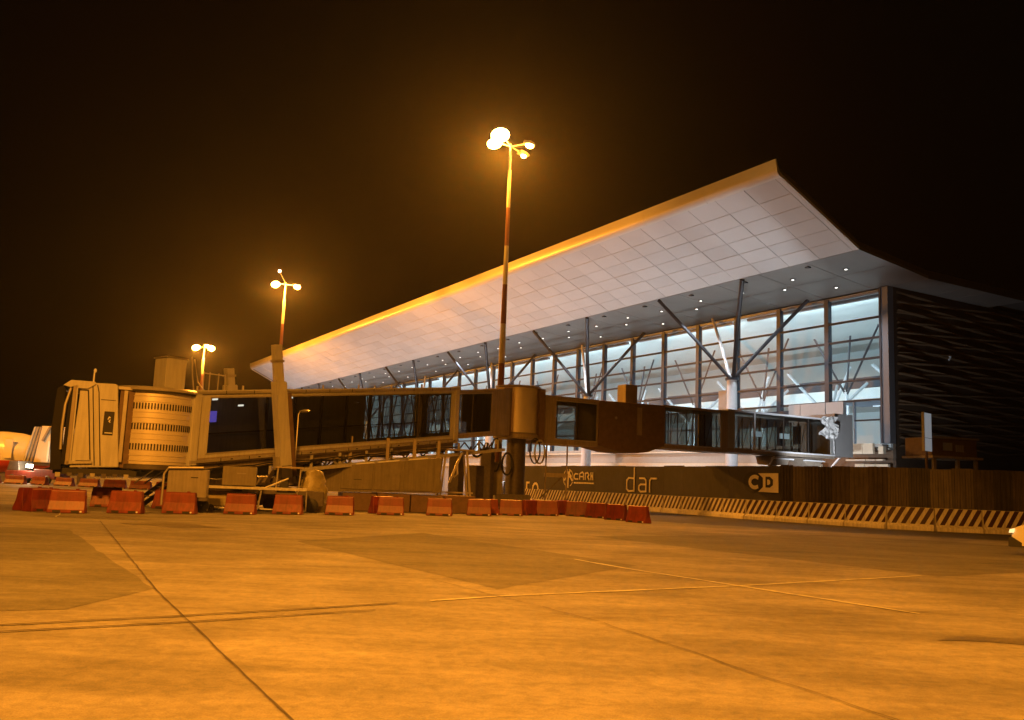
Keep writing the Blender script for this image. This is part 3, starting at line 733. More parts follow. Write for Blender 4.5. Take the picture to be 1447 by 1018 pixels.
# ------------------------------------------------------------------ RED WATER BARRIERS
def red_barrier(m, L=1.25, H_=0.82):
    r_ = thing('water_barrier', '', 'barrier')
    P = [(-0.26, 0.0), (0.26, 0.0), (0.25, 0.12), (0.15, 0.42), (0.12, H_ - 0.04), (0.08, H_), (-0.08, H_), (-0.12, H_ - 0.04), (-0.15, 0.42), (-0.25, 0.12)]
    b = B(); n = len(P); xs = [(-L / 2, 1.0), (-L / 2 + 0.05, 1.0), (L / 2 - 0.05, 1.0), (L / 2, 1.0)]
    vs = []; fs = []
    for (x, s_) in xs: vs += [(x * (1.0 if abs(x) < L / 2 else 1), y * s_, z) for y, z in P]
    for k in range(3):
        fs += [(k * n + i, (k + 1) * n + i, (k + 1) * n + (i + 1) % n, k * n + (i + 1) % n) for i in range(n)]
    fs += [tuple(range(n)), tuple(range(4 * n - 1, 3 * n - 1, -1))]
    # taper the ends inwards with height
    vs = [(x * (1 - 0.10 * z / H_), y, z) for x, y, z in vs]
    b.add(vs, fs).build('barrier_shell', m, r_, bevel=0.025)
    # fork slots, filler cap, end hooks, ribs
    for x in (-0.3, 0.3):
        B().box(x - 0.13, x + 0.13, -0.272, -0.235, 0.015, 0.10).build('fork_slot', M_slot, r_)
    B().tube([(L * 0.22, 0, H_ - 0.01), (L * 0.22, 0, H_ + 0.035)], 0.06, 12).build('filler_cap', M_redd, r_, smooth=True)
    for sx in (-1, 1):
        B().box(sx * L * 0.455 - 0.035, sx * L * 0.455 + 0.035, -0.05, 0.05, 0.16, 0.62).build('joint_lug', M_redd, r_)
    b = B(); b.tube([(L * 0.40, -0.262, 0.06), (L * 0.40, -0.30, 0.06)], 0.035, 10).build('drain_plug', M_sign, r_, smooth=True)
    return r_
pr = [red_barrier(M_red), red_barrier(M_red2), red_barrier(M_redd)]
V1 = Vector((0.63822, 0.76985, 0)); ang1 = math.atan2(0.76985, 0.63822)
RB = [ # x, y, angle, proto, label
 (-15.65, 32.1, 0.25, 0, 'red water barrier beside the dark tilted pair, its end face pale'),
 (-14.15, 33.5, 0.05, 1, 'scuffed red water barrier standing alone left of the grey cabinet'),
 (-12.65, 34.9, 0.05, 1, 'scratched red water barrier in front of the grey cabinet'),
 (-10.75, 36.4, 0.05, 0, 'red water barrier in front of the folded trailer frame'),
 (-9.25, 38.15, 0.05, 1, 'red water barrier with a bright scuff in front of the bridge wheels'),
 (-7.3, 39.5, 0.05, 0, 'red water barrier right of the yellowish tarpaulin heap'),
 (-5.35, 41.7, 0.10, 0, 'red water barrier before the long equipment cabin, another one behind its shoulder'),
 (-3.2, 43.2, 0.0, 0, 'red water barrier before the right end of the long equipment cabin'),
 (-1.35, 45.3, 0.0, 0, 'red water barrier left of the rotunda column with a second one stacked behind'),
 (0.25, 47.1, 0.0, 0, 'red water barrier at the foot of the rotunda column'),
 (2.25, 49.3, 0.05, 0, 'red water barrier just right of the rotunda column'),
 (3.95, 50.1, -0.05, 2, 'dull red water barrier where the red row begins to turn'),
 (4.95, 48.8, -0.55, 2, 'dull red water barrier second to turn, right after the row bends towards the camera'),
 (5.75, 46.6, -0.75, 2, 'red water barrier seen along its side in the turned end of the row'),
 (6.55, 44.3, -0.85, 1, 'last red water barrier at the right end of the row, end face to the camera'),
 (-16.75, 32.5, 1.15, 2, 'dark red water barrier standing end-on beside the leftmost red one'),
 (-17.35, 32.9, 1.25, 2, 'leftmost dark red water barrier, seen end-on at the edge of the row'),
 (-17.0, 38.2, 0.35, 1, 'red water barrier lying further back behind the leftmost group'),
 (-14.6, 38.8, 0.0, 1, 'orange lit red water barrier further back behind the lone scuffed one'),
 (-5.95, 43.0, 0.7, 0, 'red water barrier angled behind the one before the equipment cabin'),
 (-1.0, 46.6, 0.3, 1, 'red water barrier half hidden left of the rotunda column'),
 (1.3, 48.9, 0.9, 1, 'red water barrier seen edge-on between two others right of the rotunda column'),
 (3.2, 52.0, 0.8, 1, 'red water barrier tucked behind the row at its turning point'),
]
used = [False] * 3
for (x, y, a, k, lab) in RB:
    if not used[k]: o = pr[k]; used[k] = True
    else: o = copy_tree(pr[k])
    o.location = (x, y, 0.003); o.rotation_euler = (0, 0, a); o['label'] = lab; o['group'] = 'red water barriers in front of the boarding bridge'
    if 'cabinet' in lab and 'front' in lab: o.scale = (1, 1, 1.0)
# far row of red barriers, behind the boarding bridge
for i in range(9):
    o = copy_tree(pr[1]); x = -44 + i * 2.35
    o.location = (x, 76.5 - i * 0.55, 0.003); o.rotation_euler = (0, 0, -0.2 + random.uniform(-.3, .3)); o.scale = (1.5, 1, 0.85)
    o['label'] = 'distant red water barrier beyond the bridge cab, %s of its row from the left' % ORD[i]
    o['group'] = 'distant red barriers beyond the boarding bridge'

# ------------------------------------------------------------------ BOARDING BRIDGE 1 (apron arm)
E1 = Vector((-15.5, 38.7, 0)); E2 = Vector((0.5, 58, 0))
Wv = Vector((V1.y, -V1.x, 0)); SL = 0.118
class JF(Fr):
    """x along the bridge from the cab rotunda, y away from the camera side (-y = towards camera), z above sloping floor line"""
    def __init__(s, z0=2.25, sl=SL): s.z0 = z0; s.sl = sl
    def __call__(s, p): return E1 + V1 * p[0] - Wv * p[1] + Vector((0, 0, s.z0 + s.sl * p[0] + p[2]))
J = JF(); JL = JF(0, 0)
JB = thing('boarding_bridge', 'tan passenger boarding bridge sloping down to its cab with long dark windows', 'boarding bridge', (E1.x, E1.y, 0))
def tunnel(fr, parent, x0, x1, w, h0, h1, wins, mwall, mtrim, name='tunnel_section', mulls=(), sill=0.0, head=None, fwins=None):
    """open-ended tunnel: floor, roof, side walls with window openings (both sides), frames, panes"""
    head = head if head is not None else h1 - 0.35
    t = B(fr).box(x0, x1, -w, w, h0, h0 + 0.28).build(name, mtrim, parent)
    B(fr).box(x0, x1, -w - 0.04, w + 0.04, h1 - 0.14, h1).build('roof', mwall, t)
    B(fr).box(x0, x1, -w + 0.13, w - 0.13, h0 + 0.29, h0 + 0.33).build('walkway_floor', M_int, t)
    wins0 = wins
    for sd in (-1, 1):
        wins = fwins if (fwins is not None and sd > 0) else wins0
        xs = [x0] + [v for a in wins for v in a] + [x1]
        ya, yb = (sd * w, sd * (w - 0.12)) if sd > 0 else (-w, -w + 0.12)
        y0, y1 = min(ya, yb), max(ya, yb)
        for k in range(0, len(xs), 2):
            if xs[k + 1] - xs[k] > 0.02:
                B(fr).box(xs[k], xs[k + 1], y0, y1, h0 + 0.281, h1 - 0.141).build('side_wall', mwall, t)
        for (a0, a1) in wins:
            B(fr).box(a0, a1, y0, y1, h0 + 0.281, sill).build('sill_panel', mwall, t)
            B(fr).box(a0, a1, y0, y1, head, h1 - 0.141).build('head_panel', mwall, t)
            yf = sd * (w + 0.015)
            B(fr).box(a0 - 0.05, a1 + 0.05, min(yf, yf - sd * 0.05), max(yf, yf - sd * 0.05), sill - 0.07, sill).build('window_rail', M_trim, t)
            B(fr).box(a0 - 0.05, a1 + 0.05, min(yf, yf - sd * 0.05), max(yf, yf - sd * 0.05), head, head + 0.07).build('window_rail', M_trim, t)
            yg = sd * (w - 0.05)
            ms = [a0] + [m_ for m_ in mulls if a0 < m_ < a1] + [a1]
            for q in range(len(ms) - 1):
                b = B(fr); b.add([(ms[q] + .02, yg, sill), (ms[q + 1] - .02, yg, sill), (ms[q + 1] - .02, yg, head), (ms[q] + .02, yg, head)], [(0, 1, 2, 3)])
                b.build('glass_pane', G_br, t)
                if q: B(fr).box(ms[q] - .03, ms[q] + .03, yg - 0.04, yg + 0.04, sill, head).build('glazing_bar', M_dsteel, t)
    return t
# outer tunnel next to the cab
t1 = tunnel(J, JB, 0.95, 17.75, 1.5, -0.48, 2.78, [(1.75, 5.35), (6.0, 17.2)], M_body, M_body2, mulls=(14.6,), head=2.42, fwins=[(13.2, 17.2)])
t2 = tunnel(J, JB, 17.55, 22.3, 1.28, -0.25, 2.62, [(17.9, 21.0)], M_body2, M_body2, mulls=(19.3,), head=2.36, sill=0.06)
# interior truss frames seen through the glass
for k in range(9):
    x = 13.0 + k * 0.85
    b = B(J); b.bar((x, 1.05, 0.0), (x + 0.55, 1.05, 2.4), 0.05); b.bar((x + 0.55, 1.05, 0.0), (x, 1.05, 2.4), 0.05)
    b.build('inner_brace', M_dsteel, t1)
for k in range(5):
    x = 6.4 + k * 1.7
    B(J).box(x, x + 0.05, 0.9, 1.1, -0.15, 2.5).build('handrail_post', M_dsteel, t1)
B(J).box(1.8, 17.2, 1.08, 1.12, 0.75, 0.82).build('handrail', M_dsteel, t1)
for x in (2.0, 3.0, 3.9, 4.4, 7.2, 8.4, 11.6, 16.0):
    f_ = B(J).box(x, x + 0.08, 0.1, 0.45, 2.36 - 0.16 * (int(x * 10) % 3), 2.44 - 0.16 * (int(x * 10) % 3)).build('window_glint', M_strip if x in (3.0, 4.4, 7.2) else M_trim, t1)  # small bars, some glowing, stand in for lamp reflections in the glass
B(J).box(1.85, 2.4, -1.0, -0.94, 1.35, 1.85).build('blue_screen', M_blue, t1)
# window bay dividers: deep end frame of the outer tunnel
for x in (0.95, 5.55, 17.45):
    B(J).box(x, x + 0.30, -1.58, -1.505, -0.48, 2.80).build('frame_rib', M_body, t1)
B(J).box(0.95, 17.75, -1.6, -1.505, 2.62, 2.72).build('roof_gutter', M_trim, t1)
B(J).box(0.95, 17.75, -1.6, -1.505, -0.40, -0.28).build('cable_rail', M_trim, t1)
B(J).box(1.2, 17.7, -1.3, -1.1, -0.78, -0.485).build('chassis_beam', M_body2, t1)
B(J).box(1.2, 17.7, 1.1, 1.3, -0.78, -0.485).build('chassis_beam', M_body2, t1)
for k in range(8):
    B(J).box(6.5 + k * 1.5, 6.58 + k * 1.5, -1.35, 1.3, -0.95, -0.79).build('cross_member', M_dsteel, t1)
for k in range(11):       # rib covers and panel joints along the tunnel edges
    x = 2.4 + k * 1.45
    B(J).box(x, x + 0.03, -1.612, -1.598, 2.60, 2.74).box(x, x + 0.03, -1.612, -1.598, -0.42, -0.26).box(x + 0.5, x + 0.62, -1.608, -1.601, -0.36, -0.31).build('joint_cover', M_slot, t1, kind='stuff')
for k in range(7):
    B(J).tube([(1.2 + k * 2.3, -1.2, 2.79), (1.2 + k * 2.3, -1.2, 2.98)], 0.05, 8).build('roof_vent', M_trim, t1, smooth=True)
B(J).tube([(0.9 + 0.8 * q, -1.64, -0.62 - 0.10 * abs(math.sin(q * 1.3))) for q in range(22)], 0.035, 6).build('service_cable', M_rub, JB, smooth=True)
B(J).tube([(0.9 + 0.8 * q, -1.60, -0.70 - 0.14 * abs(math.cos(q * 0.9))) for q in range(22)], 0.03, 6).build('service_cable', M_rub, JB, smooth=True)
# cable carrier under the tunnel with droopy hoses
B(J).box(7.0, 22.0, -1.62, -1.30, -1.22, -1.05).build('cable_tray', M_body, JB)
for k in range(9):
    B(J).box(7.4 + k * 1.75, 7.5 + k * 1.75, -1.56, -1.46, -1.05, -0.48).build('tray_hanger', M_body, JB)
for (x, r_, dz, m_) in ((7.4, 0.62, -1.2, M_rub), (7.9, 0.42, -1.0, M_rub), (9.2, 0.35, -0.9, M_steel), (19.6, 0.55, -1.0, M_rub), (20.1, 0.36, -0.9, M_rub)):
    b = B(J); pts = [(x + r_ * 1.1 * math.cos(math.radians(q)), -1.5, dz + 0.25 + r_ * 1.15 * math.sin(math.radians(q))) for q in range(180, 361, 15)]
    b.tube(pts, 0.07, 8).build('hanging_hose', m_, JB, smooth=True)
# round mirror lamp on a thin pole by the lift
b = B(J); b.tube([(6.15, -1.95, -1.2), (6.15, -1.95, 1.55), (6.25, -1.95, 1.68)], 0.035, 8).build('lamp_pole', M_trim, JB, smooth=True)
B(J).ball((6.5, -1.95, 1.70), 0.27, 12, (1, 1, 0.28)).build('pole_lamp', M_steel, JB, smooth=True)
# cab rotunda
def vert_cyl(c, r, z0, z1, n=40):
    return Fr(c)
CR = Fr(E1)
rot = B(CR).lathe([(0.02, 1.62), (1.78, 1.62), (1.82, 1.66), (1.82, 1.84), (1.74, 1.86)], 40).build('rotunda_base', M_dsteel, JB, smooth=True)
B(CR).lathe([(1.70, 1.86), (1.72, 2.7), (1.71, 3.6), (1.72, 4.4), (1.70, 4.92)], 48).build('slat_curtain', M_curt, JB, smooth=True)
for k in range(13):
    z = 1.98 + k * 0.225
    B(CR).lathe([(1.722, z), (1.732, z + 0.012), (1.722, z + 0.024)], 48).build('slat_seam', M_curt, rot, smooth=True)
B(CR).lathe([(1.70, 4.92), (1.88, 4.94), (1.90, 5.04), (1.86, 5.10), (0.02, 5.22)], 40).build('rotunda_roof', M_trim, JB, smooth=True)
B(CR).lathe([(1.76, 4.86), (1.84, 4.87), (1.84, 4.93), (1.76, 4.935)], 40).build('roof_shadow_gap', M_slot, JB, smooth=True)
vs_ = B(CR)
ccam = math.atan2(-E1.y, -E1.x)
for row, z in enumerate((4.28, 3.42, 2.58)):
    for k in range(34):
        t = ccam - 1.22 + k * 0.071
        fr_ = Fr(E1 + Vector((math.cos(t), math.sin(t), 0)) * 1.728, (-math.sin(t), math.cos(t), 0), (math.cos(t), math.sin(t), 0))
        vs_.box(-0.028, 0.028, -0.01, 0.008, z - 0.13, z + 0.13, fr_)
vs_.build('vent_slots', M_slot, JB, kind='stuff')
B(J).box(-0.2, 0.95, -1.52, 1.5, -0.49, 2.8).build('rotunda_throat', M_body, JB)
# cab with its canopy
K = Fr(E1, V1, -Wv)          # local: x along the bridge, y away from the camera side
KV = Vector((0.9, 0.436, 0)).normalized(); KW = Vector((KV.y, -KV.x, 0)); K2 = Fr(E1, KV, -KW)
b = B(K2); b.prism([(-3.12, 1.60), (-1.30, 1.68), (-1.62, 5.04), (-1.72, 5.10), (-3.0, 5.06)], -1.62, 1.5).build('cab_body', M_body, JB, bevel=0.04)
B(K2).prism([(-2.24, 1.72), (-2.20, 1.72), (-2.55, 4.95), (-2.59, 4.95)], -1.64, -1.62).build('panel_seam', M_slot, JB)
B(K2).prism([(-2.02, 1.72), (-1.98, 1.72), (-2.30, 4.7), (-2.38, 5.0), (-2.42, 5.0), (-2.34, 4.7)], -1.64, -1.62).build('panel_seam', M_slot, JB)
B(K2).box(-2.22, -1.66, -1.64, -1.62, 4.40, 4.42).build('panel_seam', M_slot, JB)
b = B(K2); b.prism([(-2.92, 1.90), (-2.38, 1.92), (-2.72, 4.72), (-3.02, 4.72)], -1.68, -1.60).build('side_door', M_body, JB)
B(K2).prism([(-3.25, 1.74), (-2.32, 1.80), (-2.32, 1.90), (-3.25, 1.84)], -1.75, -1.6).build('door_sill', M_trim, JB)
B(K2).prism([(-2.42, 1.95), (-2.38, 1.95), (-2.70, 4.72), (-2.74, 4.72)], -1.70, -1.68).build('door_gap', M_slot, JB)
B(K2).prism([(-3.02, 4.72), (-2.70, 4.72), (-2.70, 4.76), (-3.02, 4.76)], -1.70, -1.66).build('door_gap', M_slot, JB)
for k in range(4):
    xo = -0.075 * k; m_ = (M_body, M_body2, M_body, M_bell)[k]
    b = B(K2); b.prism([(-3.22 + xo, 1.72), (-3.08 + xo, 1.72), (-3.10 + xo * 0.8, 4.92 - 0.02 * k), (-3.20 + xo * 0.8, 4.92 - 0.03 * k)], -1.70 - 0.05 * (k % 2), 1.5 + 0.05 * (k % 2)); b.build('bellows_fold', m_, JB)
b = B(K2); b.prism([(-3.80, 1.46), (-3.40, 1.50), (-3.50, 3.0), (-3.52, 4.70), (-3.66, 4.88), (-3.86, 4.74), (-3.92, 3.0)], -1.75, 1.55).build('bellows_bumper', M_bell, JB, bevel=0.05)
b = B(K2); b.tube([(-3.50, -1.80, 2.30), (-3.53, -1.82, 3.2), (-3.50, -1.82, 4.1), (-3.36, -1.82, 4.78)], 0.055, 8).build('bumper_edge', M_trim, JB, smooth=True)
b = B(K2); b.prism([(-3.66, 4.88), (-3.30, 4.80), (-2.75, 4.80), (-2.45, 5.02), (-2.5, 5.12), (-3.38, 5.12)], -1.70, 1.5).build('hood_top', M_body, JB, bevel=0.02)
B(K2).box(-2.04, -1.66, -1.66, -1.625, 2.98, 3.94).build('notice_plate', M_slot, JB, bevel=0.012)
f_ = Fr(E1 + KW * 1.67, KV, -KW); b = B(f_)
strokes(b, f_, [[(-1.88, 3.62), (-1.84, 3.72), (-1.80, 3.68)], [(-1.80, 3.50), (-1.84, 3.54), (-1.80, 3.60)]] + [[(-1.95 + 0.07 * q, 3.06), (-1.90 + 0.07 * q, 3.06)] for q in range(4)], 0.04, 0.004); b.build('notice_marks', M_sign, JB)
B(K2).box(-3.7, -0.6, -1.5, 1.4, 1.34, 1.58).build('cab_underframe', M_slot, JB)
for k in range(7):
    B(K2).box(-3.6 + k * 0.42, -3.42 + k * 0.42, -1.62, -1.4, 1.22 + 0.05 * (k % 2), 1.40).build('underframe_bracket', M_dsteel if k % 3 else M_trim, JB)
B(K2).box(-1.5, -0.6, -1.42, 1.3, 1.68, 4.86).build('cab_neck', M_brown, JB)
B(K2).box(-1.62, -0.5, -1.5, 1.3, 4.90, 5.02).build('neck_roof', M_trim, JB)
B(K2).box(-1.36, -1.22, -1.60, -1.43, 1.9, 4.86).build('neck_trim', M_trim, JB)
b = B(K2); b.tube([(-2.56, -1.2, 5.05), (-2.56, -1.2, 5.55)], 0.03, 8); b.build('antenna', M_sign, JB, smooth=True)
B(K2).ball((-2.54, -1.2, 5.62), 0.075, 8, (0.8, 0.8, 1.3)).build('antenna_head', M_sign, JB, smooth=True)
# equipment on the rotunda roof
b = B(K); b.cbox(0.05, 1.0, -0.5, 0.5, 5.2, 6.55, 0.04).build('air_conditioner', M_body, JB, bevel=0.02)
B(K).box(0.0, 1.05, -0.55, 0.55, 6.55, 6.6).build('air_conditioner_lid', M_trim, JB)
b = B(K); b.tube([(1.35, -0.7, 5.15), (1.2, -0.7, 5.9), (1.12, -0.7, 6.7)], 0.03, 6); b.tube([(1.9, -0.7, 5.2), (1.5, -0.7, 5.6), (1.25, -0.7, 6.6)], 0.03, 6)
b.build('roof_ladder_rail', M_trim, JB, smooth=True)
b = B(K)
for x in (1.95, 2.25, 2.7, 3.05): b.tube([(x, -0.4, 5.25), (x, -0.4, 6.15)], 0.028, 6)
b.tube([(1.95, -0.4, 6.08), (3.05, -0.4, 6.08)], 0.028, 6); b.build('roof_guardrail', M_trim, JB, smooth=True)
# lift columns (square to the sloping tunnel), one each side
LF = Fr(E1 + V1 * 5.35 + Vector((0, 0, 3.0)), (V1 + Vector((0, 0, SL))).normalized(), -Wv, (Vector((0, 0, 1)) - V1 * 0.165).normalized())
for sd in (-1, 1):
    b = B(LF); y = sd * 2.0
    b.cbox(-0.29, 0.29, y - 0.22, y + 0.22, -1.5, 3.0, 0.05)
    c = b.build('lift_column', M_body, JB)
    B(LF).cbox(-0.20, 0.20, y - 0.16, y + 0.16, 3.0, 4.72 - (0.9 if sd > 0 else 0), 0.03).build('inner_column', M_body, c)
    B(LF).box(-0.25, 0.25, y - 0.2, y + 0.2, 3.9 - (0.5 if sd > 0 else 0), 4.0 - (0.5 if sd > 0 else 0)).build('column_cap', M_trim, c)
    if sd < 0:
        B(LF).box(0.29, 0.55, y - 0.18, y + 0.18, -1.45, 2.45).build('screw_housing', M_brown, c)
        B(LF).box(-0.28, 0.28, y - 0.235, y - 0.221, -0.95, -0.93).build('column_seam', M_slot, c)
        B(LF).box(-0.52, -0.32, y - 0.1, y + 0.1, -1.1, -0.5).build('limit_switch', M_trim, c)
B(LF).box(-0.35, 0.35, -2.2, 2.2, -1.85, -1.5).build('lift_crossbeam', M_body2, JB)
# bogie and wheels
bc = E1 + V1 * 5.75
BO = Fr(Vector((bc.x, bc.y, 0)), V1, -Wv)
B(BO).cbox(-0.45, 0.45, -1.9, 1.9, 0.62, 1.05, 0.05).build('bogie_beam', M_dsteel, JB)
B(BO).box(-0.3, 0.3, -0.4, 0.4, 1.05, 1.5).build('bogie_turret', M_dsteel, JB)
for y in (-2.0, -1.2, 1.2, 2.0):
    b = B(Fr(BO((0, y, 0)), V1, -Wv)); fr_ = Fr(BO((0, y, 0.55)), V1, (0, 0, 1), Wv)
    w_ = B(fr_).lathe([(0.28, -0.17), (0.5, -0.18), (0.55, -0.12), (0.55, 0.12), (0.5, 0.18), (0.28, 0.17)], 24).build('bogie_wheel', M_rub, JB, smooth=True)
    B(fr_).lathe([(0.02, 0.12), (0.12, 0.14), (0.28, 0.12), (0.28, -0.12), (0.02, -0.12)], 20).build('wheel_hub', M_steel, w_, smooth=True)
# drive frame, hydraulic unit and service stair below the tunnel
for (p, q) in (((-1.5, -1.7, 0.3), (-0.4, -1.7, 2.1)), ((1.5, -1.7, 0.3), (0.4, -1.7, 2.3)), ((-1.5, -1.7, 0.3), (1.5, -1.7, 0.3)), ((-1.5, 1.7, 0.3), (-0.4, 1.7, 2.1)), ((1.5, 1.7, 0.3), (0.4, 1.7, 2.3)), ((-1.2, -1.7, 1.2), (1.2, -1.7, 1.2)), ((-3.4, -1.3, 2.1), (-1.2, -1.3, 1.0)), ((3.6, -1.3, 2.5), (1.2, -1.3, 1.0))):
    B(BO).bar(p, q, 0.13).build('drive_frame_member', M_dsteel, JB)
B(BO).cbox(-3.1, -1.7, -1.0, 0.2, 0.5, 1.35, 0.03).build('hydraulic_unit', M_dsteel, JB, bevel=0.02)
B(BO).cbox(1.8, 2.9, -0.8, 0.4, 1.1, 2.2, 0.03).build('drive_control_box', M_dsteel, JB, bevel=0.02)
for x in (1.9, 2.7): B(BO).bar((x, -0.4, 0), (x, -0.4, 1.1), 0.09).build('box_leg', M_dsteel, JB)
st = B(BO).bar((-4.9, 1.9, 0.05), (-2.2, 1.9, 2.0), 0.06, 0.2).build('stair_stringer', M_dsteel, JB)
B(BO).bar((-4.9, 2.8, 0.05), (-2.2, 2.8, 2.0), 0.06, 0.2).build('stair_stringer', M_dsteel, JB)
for k in range(9):
    B(BO).box(-4.75 + k * 0.3, -4.5 + k * 0.3, 1.95, 2.75, 0.2 + k * 0.215, 0.24 + k * 0.215).build('stair_tread', M_steel, st)
for y in (1.9, 2.8): B(BO).tube([(-4.9, y, 1.0), (-2.2, y, 2.95)], 0.03, 6).build('stair_handrail', M_trim, st, smooth=True)
for k in range(10):       # lattice chassis under the inner tunnel
    x = 8.0 + k * 1.35
    B(J).bar((x, -1.15, -0.5), (x + 0.68, -1.15, -1.1), 0.06).bar((x + 0.68, -1.15, -1.1), (x + 1.35, -1.15, -0.5), 0.06).build('chassis_lattice', M_dsteel, JB)
B(J).box(8.0, 21.5, -1.2, -1.1, -1.16, -1.06).build('chassis_chord', M_dsteel, JB)
for (x, z0, z1, w) in ((19.0, -3.9, -1.2, 0.5), (20.6, -4.1, -2.0, 0.7), (21.9, -4.3, -1.0, 0.35)):
    B(Fr(J((x, -0.6, 0)) * 1, V1, -Wv)).box(0, w, 0, 0.8, -J((x, 0, 0)).z, z1).build('switch_cabinet', M_dsteel, JB)
# rotunda 2 and its pedestal
CR2 = Fr(E2)
B(CR2).lathe([(0.02, 4.55), (1.50, 4.55), (1.55, 4.62), (1.55, 4.82), (1.40, 4.85), (1.32, 4.95)], 40).build('rotunda_base', M_body2, JB, smooth=True)
B(CR2).lathe([(1.32, 4.95), (1.32, 7.85)], 40).build('slat_curtain', M_curt, JB, smooth=True)
B(CR2).lathe([(1.32, 7.85), (1.5, 7.87), (1.52, 7.98), (0.02, 8.08)], 40).build('rotunda_roof', M_body2, JB, smooth=True)
for k in range(12):
    z = 5.1 + k * 0.23
    B(CR2).lathe([(1.322, z), (1.330, z + 0.01), (1.322, z + 0.02)], 40).build('slat_seam', M_curt, JB, smooth=True)
B(J).box(22.3, 22.95, -1.12, 1.3, -0.30, 2.70).build('rotunda_throat', M_body2, JB)
B(J).box(22.96, 23.08, -1.14, 1.32, -0.33, 2.72).build('throat_frame', M_brown, JB)
B(CR2).box(-1.12, -1.0, -1.0, -0.86, 4.95, 7.85).build('curtain_guide', M_trim, JB)
B(CR2).tube([(0, 0, 0.0), (0, 0, 4.6)], 0.62, 24).build('pedestal', M_dsteel, JB, smooth=True)
B(CR2).lathe([(1.1, 0.0), (1.1, 0.12), (0.6, 0.2), (0.56, 0.5)], 24).build('pedestal_base', M_dsteel, JB, smooth=True)
B(CR2).box(-1.5, -0.8, -1.1, -0.5, 0.9, 3.0).build('control_cabinet', M_olive, JB, bevel=0.02)
B(CR2).box(-1.2, 1.0, -1.3, -0.6, 0.45, 1.0).build('cable_base', M_dsteel, JB)
for (x, z0, z1, r_, m_) in ((-1.9, 1.7, 4.2, 0.05, M_steel), (-1.3, 2.4, 4.5, 0.06, M_rub), (1.2, 3.0, 4.6, 0.05, M_rub), (-0.55, 2.2, 3.6, 0.07, M_rub), (1.5, 3.0, 4.5, 0.06, M_steel)):
    b = B(CR2); N = 18
    pts = [(x + 0.32 * math.cos(q / N * 2 * math.pi), -1.25, (z0 + z1) / 2 + (z1 - z0) / 2 * math.sin(q / N * 2 * math.pi)) for q in range(N + 1)]
    b.tube(pts, r_, 6).build('cable_loop', m_, JB, smooth=True)
B(CR2).tube([(-2.2, -1.0, 0.1), (-1.9, -1.1, 3.6)], 0.10, 8).build('cable_post', M_dsteel, JB, smooth=True)
B(CR2).box(1.9, 3.4, -0.6, 0.4, 2.2, 2.45).build('service_platform', M_body2, JB)
for x in (1.95, 3.3):
    B(CR2).tube([(x, -0.6, 0.0), (x, -0.6, 4.5)], 0.05, 8).build('platform_post', M_body2, JB, smooth=True)
B(CR2).bar((1.6, -0.8, 0.8), (3.0, -0.8, 2.2), 0.10).build('platform_brace', M_dsteel, JB)

# ------------------------------------------------------------------ BOARDING BRIDGE 2 (fixed link to the terminal)
E3 = Vector((0.7, 58, 0)); E4 = Vector((26, 71.5, 0)); V2 = (E4 - E3).normalized(); W2 = Vector((V2.y, -V2.x, 0))
P2 = Fr(E3, V2, -W2)
FB = thing('fixed_link_bridge', 'level glazed link bridge from the rotunda over the hoarding to the terminal', 'boarding bridge', (E3.x, E3.y, 0))
B(P2).box(0.75, 1.14, -1.22, 1.2, 4.4, 7.85).build('rotunda_collar', M_brown, FB)
ta = tunnel(P2, FB, 1.15, 5.25, 1.3, 4.35, 7.48, [(1.95, 5.15)], M_body2, M_body2, mulls=(3.55,), sill=4.70, head=7.15)
b = B(P2); b.prism([(5.25, 4.45), (6.1, 4.25), (7.0, 4.10), (8.4, 4.06), (9.4, 4.2), (10.2, 4.5), (10.75, 4.72), (10.75, 7.52), (5.25, 7.45)], -1.42, 1.35).build('solid_section', M_brown, FB, bevel=0.03)
B(P2).box(8.35, 8.75, -1.47, -1.43, 5.3, 7.2).build('access_door', M_body2, FB)
B(P2).tube([(6.6, -1.43, 6.35), (6.6, -1.46, 6.35)], 0.1, 12).build('door_ring', M_trim, FB)
b = B(P2); b.cbox(7.95, 8.95, -0.6, 0.4, 7.5, 8.85, 0.03).build('roof_hut', M_body2, FB, bevel=0.02)
B(P2).tube([(8.6, -0.3, 8.85), (8.6, -0.3, 9.15)], 0.04, 6).build('hut_vent', M_trim, FB)
tb = tunnel(P2, FB, 10.75, 16.6, 1.3, 4.55, 7.58, [(10.85, 16.0)], M_body2, M_body2, mulls=(13.4,), sill=4.86, head=7.42)
tc_ = tunnel(P2, FB, 16.6, 27.6, 1.3, 4.6, 7.72, [(17.3, 27.2)], M_clad, M_body2, mulls=(19.2, 22.2, 24.8), sill=4.92, head=7.58)
B(P2).box(19.13, 19.27, -1.36, -1.3, 4.9, 7.65).build('white_mullion', M_white, tc_)
B(P2).box(17.3, 27.6, -1.37, -1.31, 7.60, 7.72).build('white_top_rail', M_white, tc_)
B(P2).box(19.0, 27.6, -1.37, -1.31, 4.80, 4.90).build('white_bottom_rail', M_white, tc_)
for (x0_, n_) in ((11.2, 7), (17.5, 11)):
    for k in range(n_):
        x = x0_ + k * 0.86
        b = B(P2); b.bar((x, 0.95, 4.9), (x, 0.95, 7.4), 0.07); b.bar((x, 0.95, 4.9), (x + 0.8, 0.95, 7.4), 0.04)
        b.build('inner_brace', M_dsteel, tb if x0_ < 12 else tc_)
for x in (17.6, 20.5, 23.4):
    B(P2).box(x, x + 0.9, 0.2, 0.35, 6.0, 6.4).build('inner_sign', M_lwin, tc_)
